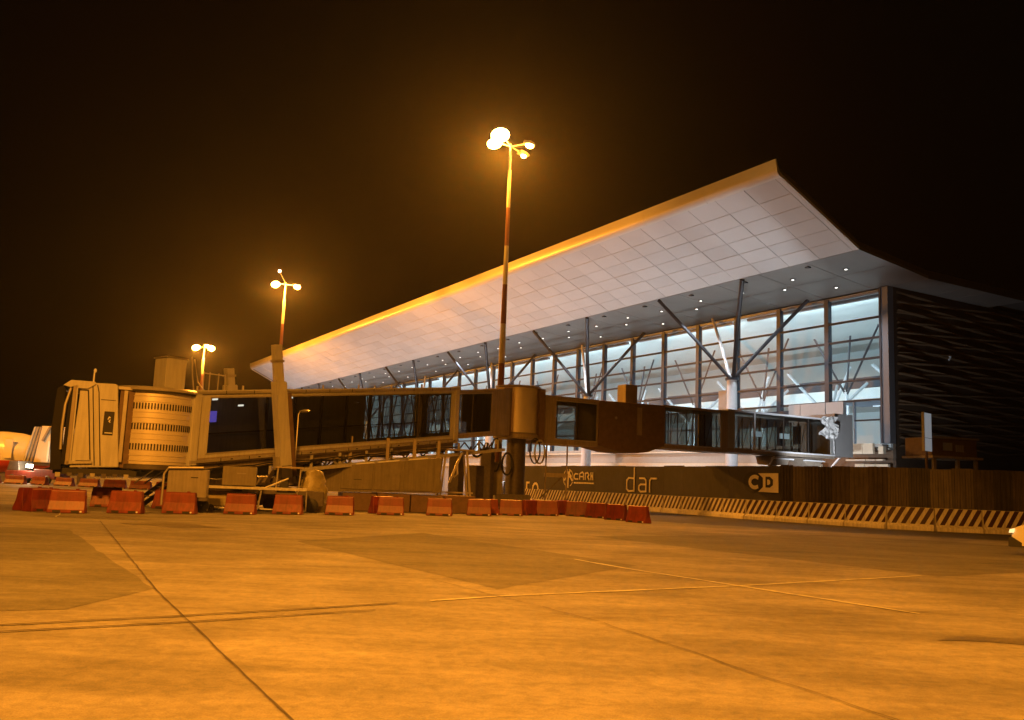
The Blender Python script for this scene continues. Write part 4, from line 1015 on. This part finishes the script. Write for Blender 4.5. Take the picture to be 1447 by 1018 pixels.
# crumpled plastic sheet at the terminal end
rp = random.Random(11); b = B(P2); N = 9; vs = []; fs = []
for i in range(N):
    for j in range(N):
        x = 26.0 + 1.7 * i / (N - 1) + rp.uniform(-.08, .08) - 0.25 * math.sin(j); z = 7.85 - 1.9 * (j / (N - 1)) * (1 - 0.35 * abs(i / (N - 1) - 0.7)) + rp.uniform(-.06, .06)
        vs.append((x, -1.45 - rp.uniform(0, .28), z))
for i in range(N - 1):
    for j in range(N - 1): fs.append((i * N + j, (i + 1) * N + j, (i + 1) * N + j + 1, i * N + j + 1))
b.add(vs, fs).build('plastic_sheet', M_plast, FB)
B(P2).tube([(27.3, -1.5, 6.2), (27.35, -1.5, 5.0)], 0.05, 6).build('sheet_tail', M_plast, FB)
B(P2).cbox(27.65, 29.7, -1.3, 2.2, 4.8, 8.2, 0.03).build('end_vestibule', M_clad, FB)
# legs of the link
for (x, w_) in ((22.3, 0.55), (25.6, 0.7)):
    lg = B(P2).prism([(x - w_, 3.9), (x + w_, 3.9), (x + w_ * 1.5, 4.55), (x - w_ * 1.5, 4.55)], -1.0, 1.0).build('support_head', M_body2, FB)
    B(P2).tube([(x, 0, 0), (x, 0, 3.95)], 0.3, 12).build('support_leg', M_body2, lg, smooth=True)
    B(P2).box(x - 1.2, x + 1.0, -1.25, -1.1, 4.3, 4.4).build('support_rail', M_white, FB)
b = B(P2); b.bar((20.4, -1.2, 3.3), (21.3, -1.2, 4.5), 0.09).build('support_brace', M_white, FB)

# ------------------------------------------------------------------ EQUIPMENT UNDER THE BRIDGE
Q = Fr((-12.7, 35.6, 0), (0.97, 0.24, 0), (-0.24, 0.97, 0))
o = thing('ground_power_cabinet', 'grey metal cabinet with rounded tubular handle under the cab rotunda', 'cabinet', (-12.7, 35.6, 0), math.atan2(.24, .97))
B(Q).cbox(-0.72, 0.78, -0.4, 0.5, 0.62, 1.72, 0.03).build('cabinet_body', M_grey, o, bevel=0.02)
B(Q).box(0.15, 0.42, -0.412, -0.401, 1.38, 1.42).build('cabinet_vent', M_slot, o)
B(Q).tube([(-0.85, -0.5, 0.3), (-0.85, -0.5, 1.5), (-0.7, -0.5, 1.75), (0.6, -0.5, 1.80)], 0.045, 8).build('tube_handle', M_trim, o, smooth=True)
for x in (-0.5, 0.55):
    B(Fr(Q((x, 0, 0.31)), (0.97, 0.24, 0), (0, 0, 1), (0.24, -0.97, 0))).lathe([(0.02, -0.5), (0.3, -0.5), (0.3, -0.34), (0.02, -0.34)], 16).build('cart_wheel', M_rub, o, smooth=True)
B(Q).box(-0.75, 0.8, -0.42, 0.5, 0.5, 0.62).build('cart_frame', M_dsteel, o)

Q = Fr((-11.7, 38.6, 0), (0.97, 0.24, 0), (-0.24, 0.97, 0)); rz = math.atan2(.24, .97)
o = thing('equipment_trolley', 'olive box on a pale tubular trolley frame beneath the boarding bridge', 'trolley', (-11.7, 38.6, 0), rz)
B(Q).cbox(-0.55, 0.85, -0.4, 0.5, 1.12, 1.92, 0.03).build('olive_box', M_olive, o, bevel=0.02)
B(Q).box(0.05, 0.42, -0.412, -0.401, 1.6, 1.66).build('box_label', M_grey, o)
B(Q).box(-1.3, 3.0, -0.6, 0.7, 0.98, 1.08).build('trolley_deck', M_line, o)
for (p, q) in (((-1.2, -0.5, 0.16), (1.0, -0.5, 0.16)), ((1.0, -0.5, 0.16), (1.1, -0.5, 0.95)), ((-1.2, -0.5, 0.16), (-1.2, -0.5, 0.95)), ((1.0, -0.5, 0.95), (2.2, -0.5, 1.5)), ((1.1, -0.5, 0.16), (3.0, -0.5, 0.12)), ((3.0, -0.5, 0.12), (3.0, -0.5, 0.98)), ((2.6, -0.5, 0.12), (2.6, -0.5, 0.98))):
    B(Q).tube([p, q], 0.04, 8).build('frame_tube', M_steel, o, smooth=True)
B(Q).box(-1.1, 0.9, 0.0, 0.6, 0.2, 0.85).build('wrapped_load', M_yplast, o, bevel=0.05)
for x in (-0.9, 2.7):
    B(Fr(Q((x, -0.62, 0.16)), (0.97, 0.24, 0), (0, 0, 1), (0.24, -0.97, 0))).lathe([(0.02, -0.05), (0.15, -0.05), (0.15, 0.05), (0.02, 0.05)], 12).build('castor', M_rub, o, smooth=True)

Q = Fr((-9.9, 41.0, 0), (0.97, 0.24, 0), (-0.24, 0.97, 0))
o = thing('baggage_tug', 'low dark tow tractor with open cab parked by the bridge lift column', 'tow tractor', (-9.9, 41.0, 0), rz)
B(Q).prism([(-1.3, 0.28), (1.5, 0.28), (1.5, 0.95), (0.4, 1.0), (0.3, 0.85), (-0.6, 0.85), (-0.7, 1.02), (-1.3, 0.98)], -0.6, 0.6).build('tug_body', M_dsteel, o, bevel=0.03)
for x in (-0.65, 0.35):
    for y in (-0.55, 0.55): B(Q).tube([(x, y, 0.85), (x + 0.05, y, 1.95)], 0.035, 6).build('cab_post', M_trim, o, smooth=True)
B(Q).box(-0.75, 0.5, -0.65, 0.65, 1.95, 2.02).build('cab_roof', M_body2, o)
B(Q).box(-0.5, -0.1, -0.3, 0.3, 0.86, 1.35).build('seat', M_rub, o, bevel=0.03)
for x in (-0.85, 0.95):
    for y in (-0.62, 0.62):
        B(Fr(Q((x, y, 0.32)), (0.97, 0.24, 0), (0, 0, 1), (0.24, -0.97, 0))).lathe([(0.02, -0.11), (0.25, -0.11), (0.32, -0.08), (0.32, 0.08), (0.25, 0.11), (0.02, 0.11)], 18).build('wheel', M_rub, o, smooth=True)

# tarpaulin heap
rp = random.Random(3); Q = Fr((-9.0, 41.6, 0), (0.9, 0.43, 0), (-0.43, 0.9, 0)); N = 14; vs = []; fs = []
for i in range(N + 1):
    for j in range(20):
        a_ = 2 * math.pi * j / 20; f_ = i / N; r_ = (0.72 - 0.42 * f_ ** 2.2) * (1 + 0.12 * rp.uniform(-1, 1)) if i < N else 0.05
        vs.append((r_ * 1.05 * math.cos(a_), r_ * 0.7 * math.sin(a_), 0.02 + 1.95 * f_ + 0.06 * rp.uniform(-1, 1) * (0 < i < N)))
for i in range(N):
    for j in range(20): fs.append((i * 20 + j, i * 20 + (j + 1) % 20, (i + 1) * 20 + (j + 1) % 20, (i + 1) * 20 + j))
tag(B(Q).add(vs, fs).build('tarpaulin_heap', M_yplast, smooth=True), 'yellowish crumpled tarpaulin wrapped over a tall load under the bridge', 'tarpaulin')

# long equipment cabin with sloping roof on a dark plinth
Q = Fr((-8.5, 45.6, 0), (0.955, 0.297, 0), (-0.297, 0.955, 0))
o = thing('equipment_cabin', 'long brown panelled equipment cabin with sloping top behind the red barriers', 'cabin', (-8.5, 45.6, 0), math.atan2(.297, .955))
B(Q).prism([(-1.7, 0.9), (5.15, 1.03), (5.15, 2.85), (-1.7, 2.0)], -0.4, 1.7).build('cabin_shell', M_olive, o, bevel=0.02)
for (a0, a1) in ((-0.02, 1.55), (1.65, 3.0), (3.2, 4.75)):
    z0a, z1a = 1.08, 2.02 + (a0 + 1.7) * 0.123
    B(Q).prism([(a0, z0a), (a1, z0a), (a1, z1a + (a1 - a0) * 0.123), (a0, z1a)], -0.46, -0.402).build('cabin_panel', M_olive, o, bevel=0.012)
for (a0, a1) in ((0.7, 1.6), (1.8, 2.9), (3.4, 4.4)):
    za = 2.0 + (a0 + 1.7) * 0.124 + 0.02; zb = 2.0 + (a1 + 1.7) * 0.124 + 0.02
    B(Q).prism([(a0, za), (a1, zb), (a1, zb + 0.06), (a0, za + 0.06)], -0.42, -0.2).build('roof_edge', M_sign, o)
B(Q).box(0.6, 1.0, -0.465, -0.461, 1.55, 1.58).build('handle', M_slot, o)
for k in range(4):
    B(Q).box(0.1 + k * 1.75, 1.78 + k * 1.75, -0.55, 1.6, 0.02, 0.88 + 0.03 * (k % 2)).build('plinth_board', M_brown, o)
for x in (0.3, 2.2, 3.6, 4.9):
    B(Q).box(x, x + 0.16, -0.3, -0.2, 2.4, 3.75).build('hanger_post', M_body2, o)

# trestle
Q = Fr((-3.2, 51.2, 0), (0.97, 0.24, 0), (-0.24, 0.97, 0))
o = thing('steel_trestle', 'pale splayed steel trestle legs standing right of the equipment cabin', 'trestle', (-3.2, 51.2, 0), rz)
for (x0_, x1_, y) in ((-0.75, -0.45, -0.4), (1.15, 0.75, -0.4), (-0.75, -0.45, 0.6), (1.15, 0.75, 0.6)):
    B(Q).bar((x0_, y, 0), (x1_, y, 3.4), 0.11).build('leg', M_trim, o)
B(Q).box(-0.9, 1.2, -0.5, 0.7, 3.4, 3.5).build('trestle_top', M_body2, o)
B(Q).box(-0.8, 1.2, -0.45, -0.35, 1.0, 1.08).build('cross_bar', M_trim, o)
B(Q).bar((-0.2, -0.45, 1.6), (0.45, -0.45, 3.3), 0.12).build('diagonal_brace', M_trim, o)
B(Q).tube([(0.2, -0.5, 2.6), (0.25, -0.5, 2.1), (0.05, -0.5, 1.9)], 0.06, 6).build('hook', M_trim, o, smooth=True)

# ------------------------------------------------------------------ LIGHTING MASTS
LFEE = []
def mast(x, y, zt, heads, label, k, base_r=0.30, top_r=0.10, bands=True, group='apron floodlight masts', cut=None):
    o = thing('floodlight_mast', label, 'floodlight mast', (x, y, 0), 0, group)
    z = 0.0; bl = 2.85; i = 0; edge = zt - 1.7
    zs = []; q = edge
    while q > 0: zs.append(q); q -= bl
    zs.append(0.0); zs = zs[::-1]; n_ = len(zs) - 1
    for j in range(n_):
        r0_ = base_r + (top_r - base_r) * zs[j] / zt; r1_ = base_r + (top_r - base_r) * zs[j + 1] / zt
        white = (n_ - 1 - j) % 2 == 0
        B().tube([(x, y, zs[j]), (x, y, zs[j + 1])], r0_, 14, r1=r1_, cap=True).build('mast_section', M_mastw if white else M_mastr, o, smooth=True)
    B().tube([(x, y, edge), (x, y, zt + 0.3)], 0.075, 10).build('mast_tip', M_mastw, o, smooth=True)
    B().lathe([(0.55, 0.0), (0.55, 0.08), (base_r + 0.02, 0.1), (base_r + 0.01, 0.4)], 16, (x, y)).build('base_flange', M_dsteel, o, smooth=True)
    for (dx, dy, dz, r_, pw) in heads:
        hx, hy, hz = x + dx, y + dy, zt + dz
        B().tube([(x, y, zt + 0.1), (hx, hy, hz + 0.12)], 0.045, 6).build('cross_arm', M_mastw, o, smooth=True)
        a = math.atan2(dy, dx) if (abs(dx) + abs(dy)) > 0 else 0
        Fh = Fr((hx, hy, hz), (math.cos(a), math.sin(a), -0.12), (-math.sin(a), math.cos(a), 0))
        h = B(Fh).prism([(-0.35, 0.05), (0.42, 0.0), (0.46, 0.10), (0.2, 0.26), (-0.3, 0.26)], -0.28, 0.28).build('floodlight', M_dsteel, o, bevel=0.02)
        B(Fh).ball((0.08, 0, -0.02), 0.34 * r_, 14, (1, 0.9, 0.72)).build('lens', M_lampg, h, smooth=True)
        pos = (hx + 0.05, hy, hz - 0.42 * r_ - 0.1)
        if cut == 'split':
            lamp('sodium_lamp', 'SPOT', pos, k * pw * 0.26, SODIUM, o, 0.12, aim((0.05, 0.55, 1)), spot=math.radians(158), blend=0.25)
            lamp('sodium_beam', 'SPOT', pos, k * pw * 2.4, SODIUM, o, 0.12, aim((-0.28, -0.62, -1)), spot=math.radians(118), blend=0.6)
        elif cut: lamp('sodium_lamp', 'SPOT', pos, k * pw, SODIUM, o, 0.12, aim(cut), spot=math.radians(130), blend=0.4)
        else: lamp('sodium_lamp', 'POINT', pos, k * pw, SODIUM, o, 0.12)
    return o
mast(-0.72, 62.0, 26.0, [(-0.72, -0.5, 0.75, 2.1, 1.5), (-1.12, -0.2, 0.22, 1.6, 0.6), (1.30, -0.2, 0.20, 0.95, 0.4), (0.90, 0.6, -0.30, 0.65, 0.3)], 'tallest banded lamp mast rising in front of the terminal canopy, very bright heads', K_MAST, 0.30, 0.10, cut='split')
m2 = mast(-26.45, 100.0, 23.3, [(-0.95, -0.4, 0.0, 1.5, 1.6), (1.35, -0.3, -0.15, 1.2, 1.0)], 'second banded lamp mast above the bridge lift column, two lit heads', K_MAST * 1.6, 0.32, 0.12)
B().ball((-27.2, 99.8, 24.9), 0.16, 8).build('beacon', M_lampw, m2, smooth=True)
B().tube([(-26.45, 100, 23.5), (-27.2, 99.8, 24.85)], 0.03, 6).build('beacon_arm', M_mastw, m2, smooth=True)
mast(-52.7, 150.0, 22.6, [(-1.2, -0.4, 0.0, 2.0, 1.6), (1.2, -0.3, 0.0, 1.9, 1.4), (0.1, 0.6, 0.5, 1.3, 0.8)], 'farthest lamp mast seen low at the left behind the roof railing', K_MAST * 1.4, 0.34, 0.16)
mast(-9.0, -5.0, 24.0, [(-1.0, 0.6, 0, 1.3, 1.0), (1.0, 0.6, 0, 1.3, 1.0)], 'lamp mast on the apron behind the photographer, left one', K_REAR, cut=(0.02, 0.25, -1))
mast(12.0, -5.0, 24.0, [(-1.0, 0.6, 0, 1.3, 0.4), (1.0, 0.6, 0, 1.3, 0.2)], 'lamp mast on the apron behind the photographer, right one', K_REAR, cut=(0.0, 0.25, -1))
mast(-66.0, 62.0, 22.0, [(-1.0, 0.5, 0, 1.3, 1.0), (1.0, 0.5, 0, 1.3, 1.0)], 'lamp mast by the airliner, outside the left edge of the view', K_REAR * 0.85, cut=(0.45, 0.45, -1))

# ------------------------------------------------------------------ FAR LEFT: aircraft, far bridge, service vehicle
ax = Vector((-1, 0.10, 0)).normalized(); side = Vector((0.10, 1, 0)).normalized()
NOSE = Vector((-43.5, 87.0, 0))
AF = Fr(NOSE, ax, side)
o = thing('airliner', 'cream and red parked airliner at the far left edge beyond the barriers', 'aircraft', (NOSE.x, NOSE.y, 0))
secs = [(0.0, 0.05, 2.5), (0.5, 0.65, 2.55), (1.3, 1.15, 2.65), (2.6, 1.6, 2.75), (4.2, 1.88, 2.82), (6.0, 1.98, 2.85), (30, 1.98, 2.85), (34, 1.6, 3.2), (39, 0.4, 3.9)]
NS = 28
for nm, a0, a1, m_ in (('upper_fuselage', -25, 205, M_fus), ('belly', 205, 335, M_belly)):
    vs = []; fs = []; nn = 18
    for (x, r_, zc) in secs:
        for j in range(nn + 1):
            a = math.radians(a0 + (a1 - a0) * j / nn); vs.append((x, r_ * math.cos(a), zc + r_ * math.sin(a) - 0.05))
    for i in range(len(secs) - 1):
        for j in range(nn): fs.append((i * (nn + 1) + j, i * (nn + 1) + j + 1, (i + 1) * (nn + 1) + j + 1, (i + 1) * (nn + 1) + j))
    B(AF).add(vs, fs).build(nm, m_, o, smooth=True)
for k in range(30):
    B(AF).box(6 + k * 0.8, 6.25 + k * 0.8, -1.985, -1.95, 3.05, 3.4).build('cabin_window', M_slot, o)
B(AF).box(3.9, 4.7, -1.95, -1.86, 2.2, 4.0).build('passenger_door', M_fus, o)
B(AF).prism([(1.4, 3.1), (2.5, 3.3), (2.3, 3.75), (1.7, 3.55)], -1.35, 1.35).build('cockpit_window', M_slot, o)
B(AF).prism([(33, 4.3), (39.5, 4.6), (41.5, 11.0), (38.5, 11.2)], -0.15, 0.15).build('tail_fin', M_belly, o)
B(AF).add([(13, -1.6, 1.9), (20, -1.6, 1.7), (23.5, -17, 3.2), (21.5, -17, 3.3), (13, -1.6, 1.65), (20, -1.6, 1.5), (23.5, -17, 3.1), (21.5, -17, 3.15)], [(0, 1, 2, 3), (7, 6, 5, 4), (0, 4, 5, 1), (1, 5, 6, 2), (2, 6, 7, 3), (3, 7, 4, 0)]).build('wing', M_fus, o)
B(AF).add([(13, 1.6, 1.9), (20, 1.6, 1.7), (23.5, 17, 3.2), (21.5, 17, 3.3), (13, 1.6, 1.65), (20, 1.6, 1.5), (23.5, 17, 3.1), (21.5, 17, 3.15)], [(3, 2, 1, 0), (4, 5, 6, 7), (1, 5, 4, 0), (2, 6, 5, 1), (3, 7, 6, 2), (0, 4, 7, 3)]).build('wing', M_fus, o)
for (x, y) in ((4.5, 0), (17.5, -2.8), (17.5, 2.8)):
    B(AF).tube([(x, y, 0.5), (x, y, 1.5)], 0.1, 8).build('landing_gear', M_steel, o, smooth=True)
    B(Fr(AF((x, y, 0.48)), ax, (0, 0, 1), side)).lathe([(0.02, -0.3), (0.4, -0.3), (0.48, -0.2), (0.48, 0.2), (0.4, 0.3), (0.02, 0.3)], 16).build('landing_wheel', M_rub, o, smooth=True)
# engines
for y in (-5.4, 5.4):
    B(Fr(AF((14, y, 1.5)), side, (0, 0, 1), ax)).lathe([(0.75, 0), (0.95, 0.5), (0.95, 2.2), (0.55, 3.6)], 20).build('engine', M_fus, o, smooth=True)

Q = Fr((-44.2, 85.0, 0), (0.96, -0.28, 0), (0.28, 0.96, 0))
o = thing('far_boarding_bridge', 'distant boarding bridge cab against the airliner nose, pale folded canopy', 'boarding bridge', (-44.2, 85.0, 0))
B(Q).prism([(0.2, 1.9), (2.3, 1.9), (2.3, 5.3), (0.75, 5.3)], -1.4, 1.4).build('cab_body', M_curt, o, bevel=0.03)
for k in range(3):
    B(Q).prism([(-1.0 + 0.38 * k, 1.6 + 0.1 * k), (-0.75 + 0.38 * k, 1.6 + 0.1 * k), (0.2 + 0.28 * k, 5.2), (0.0 + 0.28 * k, 5.2)], -1.55 + 0.05 * k, 1.5).build('bellows_fold', (M_body, M_trim, M_body2)[k], o)
B(Q).bar((1.1, -1.5, 3.9), (1.8, -1.5, 5.2), 0.2).build('canopy_strut', M_body2, o)
B(Q).box(1.75, 1.95, -1.5, -1.4, 2.0, 3.9).build('cab_door', M_sign, o)
B(Q).box(2.3, 9.0, -1.3, 1.3, 2.4, 5.0).build('tunnel', M_body, o)
B(Q).tube([(4.6, 0, 0), (4.6, 0, 2.4)], 0.4, 12).build('support_leg', M_dsteel, o, smooth=True)

Q = Fr((-41.5, 80.0, 0), (0.95, -0.3, 0), (0.3, 0.95, 0))
o = thing('service_truck', 'small service truck with blazing work light below the distant bridge', 'service truck', (-41.5, 80.0, 0))
B(Q).prism([(-3.4, 0.45), (2.2, 0.45), (2.2, 1.25), (-0.2, 1.3), (-0.2, 1.1), (-3.4, 1.1)], -0.9, 0.9).build('truck_body', M_redd, o, bevel=0.04)
B(Q).prism([(-3.3, 1.1), (-1.9, 1.1), (-2.1, 1.95), (-3.1, 1.95)], -0.85, 0.85).build('truck_cab', M_dsteel, o, bevel=0.04)
for x in (-2.6, 1.4):
    for y in (-0.85, 0.85):
        B(Fr(Q((x, y, 0.38)), (0.95, -0.3, 0), (0, 0, 1), (-0.3, -0.95, 0))).lathe([(0.02, -0.12), (0.3, -0.12), (0.38, -0.08), (0.38, 0.08), (0.3, 0.12), (0.02, 0.12)], 16).build('wheel', M_rub, o, smooth=True)
for x in (-1.2, -0.8):
    wl = B(Q).box(x - 0.2, x + 0.2, -0.6, -0.5, 1.35, 1.7).build('work_light', M_dsteel, o)
    B(Q).box(x - 0.17, x + 0.17, -0.64, -0.605, 1.38, 1.67).build('work_light_lens', M_lampw, wl)
p = Q((-1.0, -1.1, 1.7)); lamp('work_light_lamp', 'POINT', p, 500, (1, 0.8, 0.5), o, 0.15)
B(Q).tube([(1.9, -0.7, 1.2), (1.9, -0.7, 2.0)], 0.05, 6).build('bollard_post', M_sign, o)

# ------------------------------------------------------------------ RIGHT: white board, dim cabin on posts, car
o = thing('notice_board', 'blank white upright board standing above the hoarding at the right', 'board', (26.5, 56.0, 0))
Q = Fr((26.45, 56.0, 0), (0.72, 0.69, 0), (-0.69, 0.72, 0))
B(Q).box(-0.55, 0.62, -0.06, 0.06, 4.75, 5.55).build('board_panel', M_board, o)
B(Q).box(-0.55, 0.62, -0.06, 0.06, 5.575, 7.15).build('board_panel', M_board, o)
B(Q).box(-0.55, 0.62, -0.055, 0.055, 5.552, 5.573).build('board_seam', M_slot, o)
B(Q).tube([(0.15, 0.12, 0), (0.15, 0.12, 4.9)], 0.09, 8).build('board_post', M_brown, o, smooth=True)
B(Q).box(-0.62, -0.555, -0.08, 0.08, 4.72, 7.18).build('board_edge', M_sign, o)
o = thing('raised_site_cabin', 'dim brown cabin raised on posts beside the white board', 'cabin', (29, 57.8, 0))
Q = Fr((27.2, 57.0, 0), (0.96, 0.28, 0), (-0.28, 0.96, 0))
B(Q).box(0, 3.6, 0, 2.4, 4.55, 5.75).build('cabin_box', M_brown, o, bevel=0.03)
B(Q).box(-0.2, 3.8, -0.3, 2.5, 4.38, 4.53).build('cabin_floor', M_body2, o)
B(Q).box(0.9, 1.6, -0.04, -0.002, 4.9, 5.4).build('cabin_window', M_clad, o)
B(Q).box(1.9, 2.5, -0.04, -0.002, 4.85, 5.3).build('cabin_window', M_body2, o)
B(Q).box(-0.1, 3.7, -0.12, -0.02, 5.66, 5.78).build('cabin_gutter', M_body2, o)
for x in (0.15, 2.0, 3.45):
    B(Q).box(x, x + 0.2, 0.0, 0.2, 0, 4.38).build('cabin_post', M_body2, o)

# car: nose to the left, mostly outside the frame
CX, CY = 17.5, 29.2
Q = Fr((CX, CY, 0), (0.75, -0.66, 0), (0.66, 0.75, 0))   # x to the rear, y away from the camera
o = thing('parked_suv', 'pale off-road car nosing in at the right edge with lit headlamp', 'car', (CX, CY, 0), math.atan2(-.66, .75))
body = [(-0.78, 0.32), (-0.80, 0.62), (-0.72, 0.88), (-0.45, 0.99), (0.35, 1.06), (0.95, 1.62), (1.25, 1.68), (2.6, 1.68), (3.15, 1.55), (3.42, 1.1), (3.5, 0.6), (3.45, 0.32),
        (2.95, 0.30), (2.9, 0.55), (2.7, 0.74), (2.4, 0.78), (2.1, 0.70), (1.95, 0.5), (1.92, 0.30), (0.62, 0.30), (0.58, 0.52), (0.42, 0.70), (0.18, 0.77), (-0.08, 0.72), (-0.28, 0.55), (-0.34, 0.32)]
def car_body(P, y0, y1, taper):
    vs = []; fs = []; n = len(P); ys = [(y0, 0.05), (y0 + 0.08, 0.0), (y1 - 0.08, 0.0), (y1, 0.05)]
    for (y, ins) in ys:
        for (x, z) in P:
            tz = max(0, (z - 1.0)) * 0.32
            yy = y + (tz if y < (y0 + y1) / 2 else -tz)
            nose = max(0, -0.3 - x) * 0.4
            yy = yy + (nose if y < (y0 + y1) / 2 else -nose)
            cx, cz = 1.35, 0.85
            vs.append((x + (cx - x) * ins * 0.4, yy, z + (cz - z) * ins * 0.4))
    for k in range(3): fs += [(k * n + i, (k + 1) * n + i, (k + 1) * n + (i + 1) % n, k * n + (i + 1) % n) for i in range(n)]
    fs += [tuple(range(n)), tuple(range(4 * n - 1, 3 * n - 1, -1))]
    return vs, fs
vs, fs = car_body(body, -0.88, 0.88, 0)
B(Q).add(vs, fs).build('car_body', M_carp, o, smooth=True)
B(Q).prism([(0.52, 1.10), (1.0, 1.56), (1.6, 1.60), (1.6, 1.10)], -0.80, -0.72).build('side_window', M_rub, o)
B(Q).prism([(1.68, 1.10), (1.68, 1.60), (2.55, 1.60), (3.0, 1.15)], -0.80, -0.72).build('side_window', M_rub, o)
B(Q).prism([(0.36, 1.10), (0.44, 1.08), (0.97, 1.60), (0.90, 1.62)], -0.66, 0.66).build('windscreen', M_rub, o)
B(Q).prism([(-0.86, 0.30), (-0.80, 0.28), (-0.36, 0.28), (-0.36, 0.36), (-0.76, 0.60), (-0.84, 0.58)], -0.80, 0.80).build('front_bumper', M_carb, o)
B(Q).box(-0.82, -0.76, -0.45, 0.45, 0.62, 0.82).build('grille', M_carb, o)
for y0_, y1_ in ((-0.80, -0.52), (0.52, 0.80)):
    B(Q).prism([(-0.84, 0.72), (-0.80, 0.84), (-0.66, 0.87), (-0.70, 0.73)], y0_, y1_).build('headlight', M_head, o, bevel=0.02)
for x in (0.15, 2.42):
    for y in (-0.80, 0.80):
        fr_ = Fr(Q((x, y, 0.36)), (0.75, -0.66, 0), (0, 0, 1), (-0.66, -0.75, 0))
        w_ = B(fr_).lathe([(0.23, -0.10), (0.33, -0.11), (0.36, -0.07), (0.36, 0.07), (0.33, 0.11), (0.23, 0.10)], 28).build('wheel', M_rub, o, smooth=True)
        b = B(fr_).lathe([(0.02, 0.06), (0.06, 0.09), (0.07, 0.05)], 14)
        for q in range(6):
            a = q * math.pi / 3
            b.bar((0.05 * math.cos(a), 0.05 * math.sin(a), 0.07), (0.23 * math.cos(a), 0.23 * math.sin(a), 0.085), 0.045, 0.03)
        b.build('wheel_rim', M_chrome, w_)
        B(fr_).lathe([(0.02, 0.0), (0.23, 0.0), (0.24, 0.08)], 24).build('wheel_dish', M_slot, w_)
    B(Q).prism([(x - 0.50, 0.30), (x - 0.44, 0.58), (x - 0.22, 0.80), (x + 0.22, 0.80), (x + 0.46, 0.58), (x + 0.50, 0.30), (x + 0.42, 0.30), (x + 0.36, 0.55), (x + 0.18, 0.72), (x - 0.18, 0.72), (x - 0.36, 0.55), (x - 0.42, 0.30)], -0.92, -0.84).build('arch_trim', M_carb, o)
B(Q).box(0.55, 1.95, -0.90, -0.84, 0.28, 0.44).build('side_sill', M_carb, o)
B(Q).box(0.62, 0.80, -1.04, -0.84, 1.08, 1.22).build('wing_mirror', M_carb, o, bevel=0.02)

# ------------------------------------------------------------------ HAZE
hz = B().box(-2600, 2600, -1600, 3600, -1.5, 36.0)
HM = bpy.data.materials.new('haze'); HM.use_nodes = True
nt = HM.node_tree; nt.nodes.clear()
ou = nt.nodes.new('ShaderNodeOutputMaterial'); pv = nt.nodes.new('ShaderNodeVolumePrincipled')
pv.inputs['Density'].default_value = 0.00019; pv.inputs['Anisotropy'].default_value = 0.8
pv.inputs['Color'].default_value = (0.9, 0.9, 0.9, 1)
nt.links.new(pv.outputs[0], ou.inputs['Volume'])
ho = hz.build('haze', HM); ho['kind'] = 'stuff'
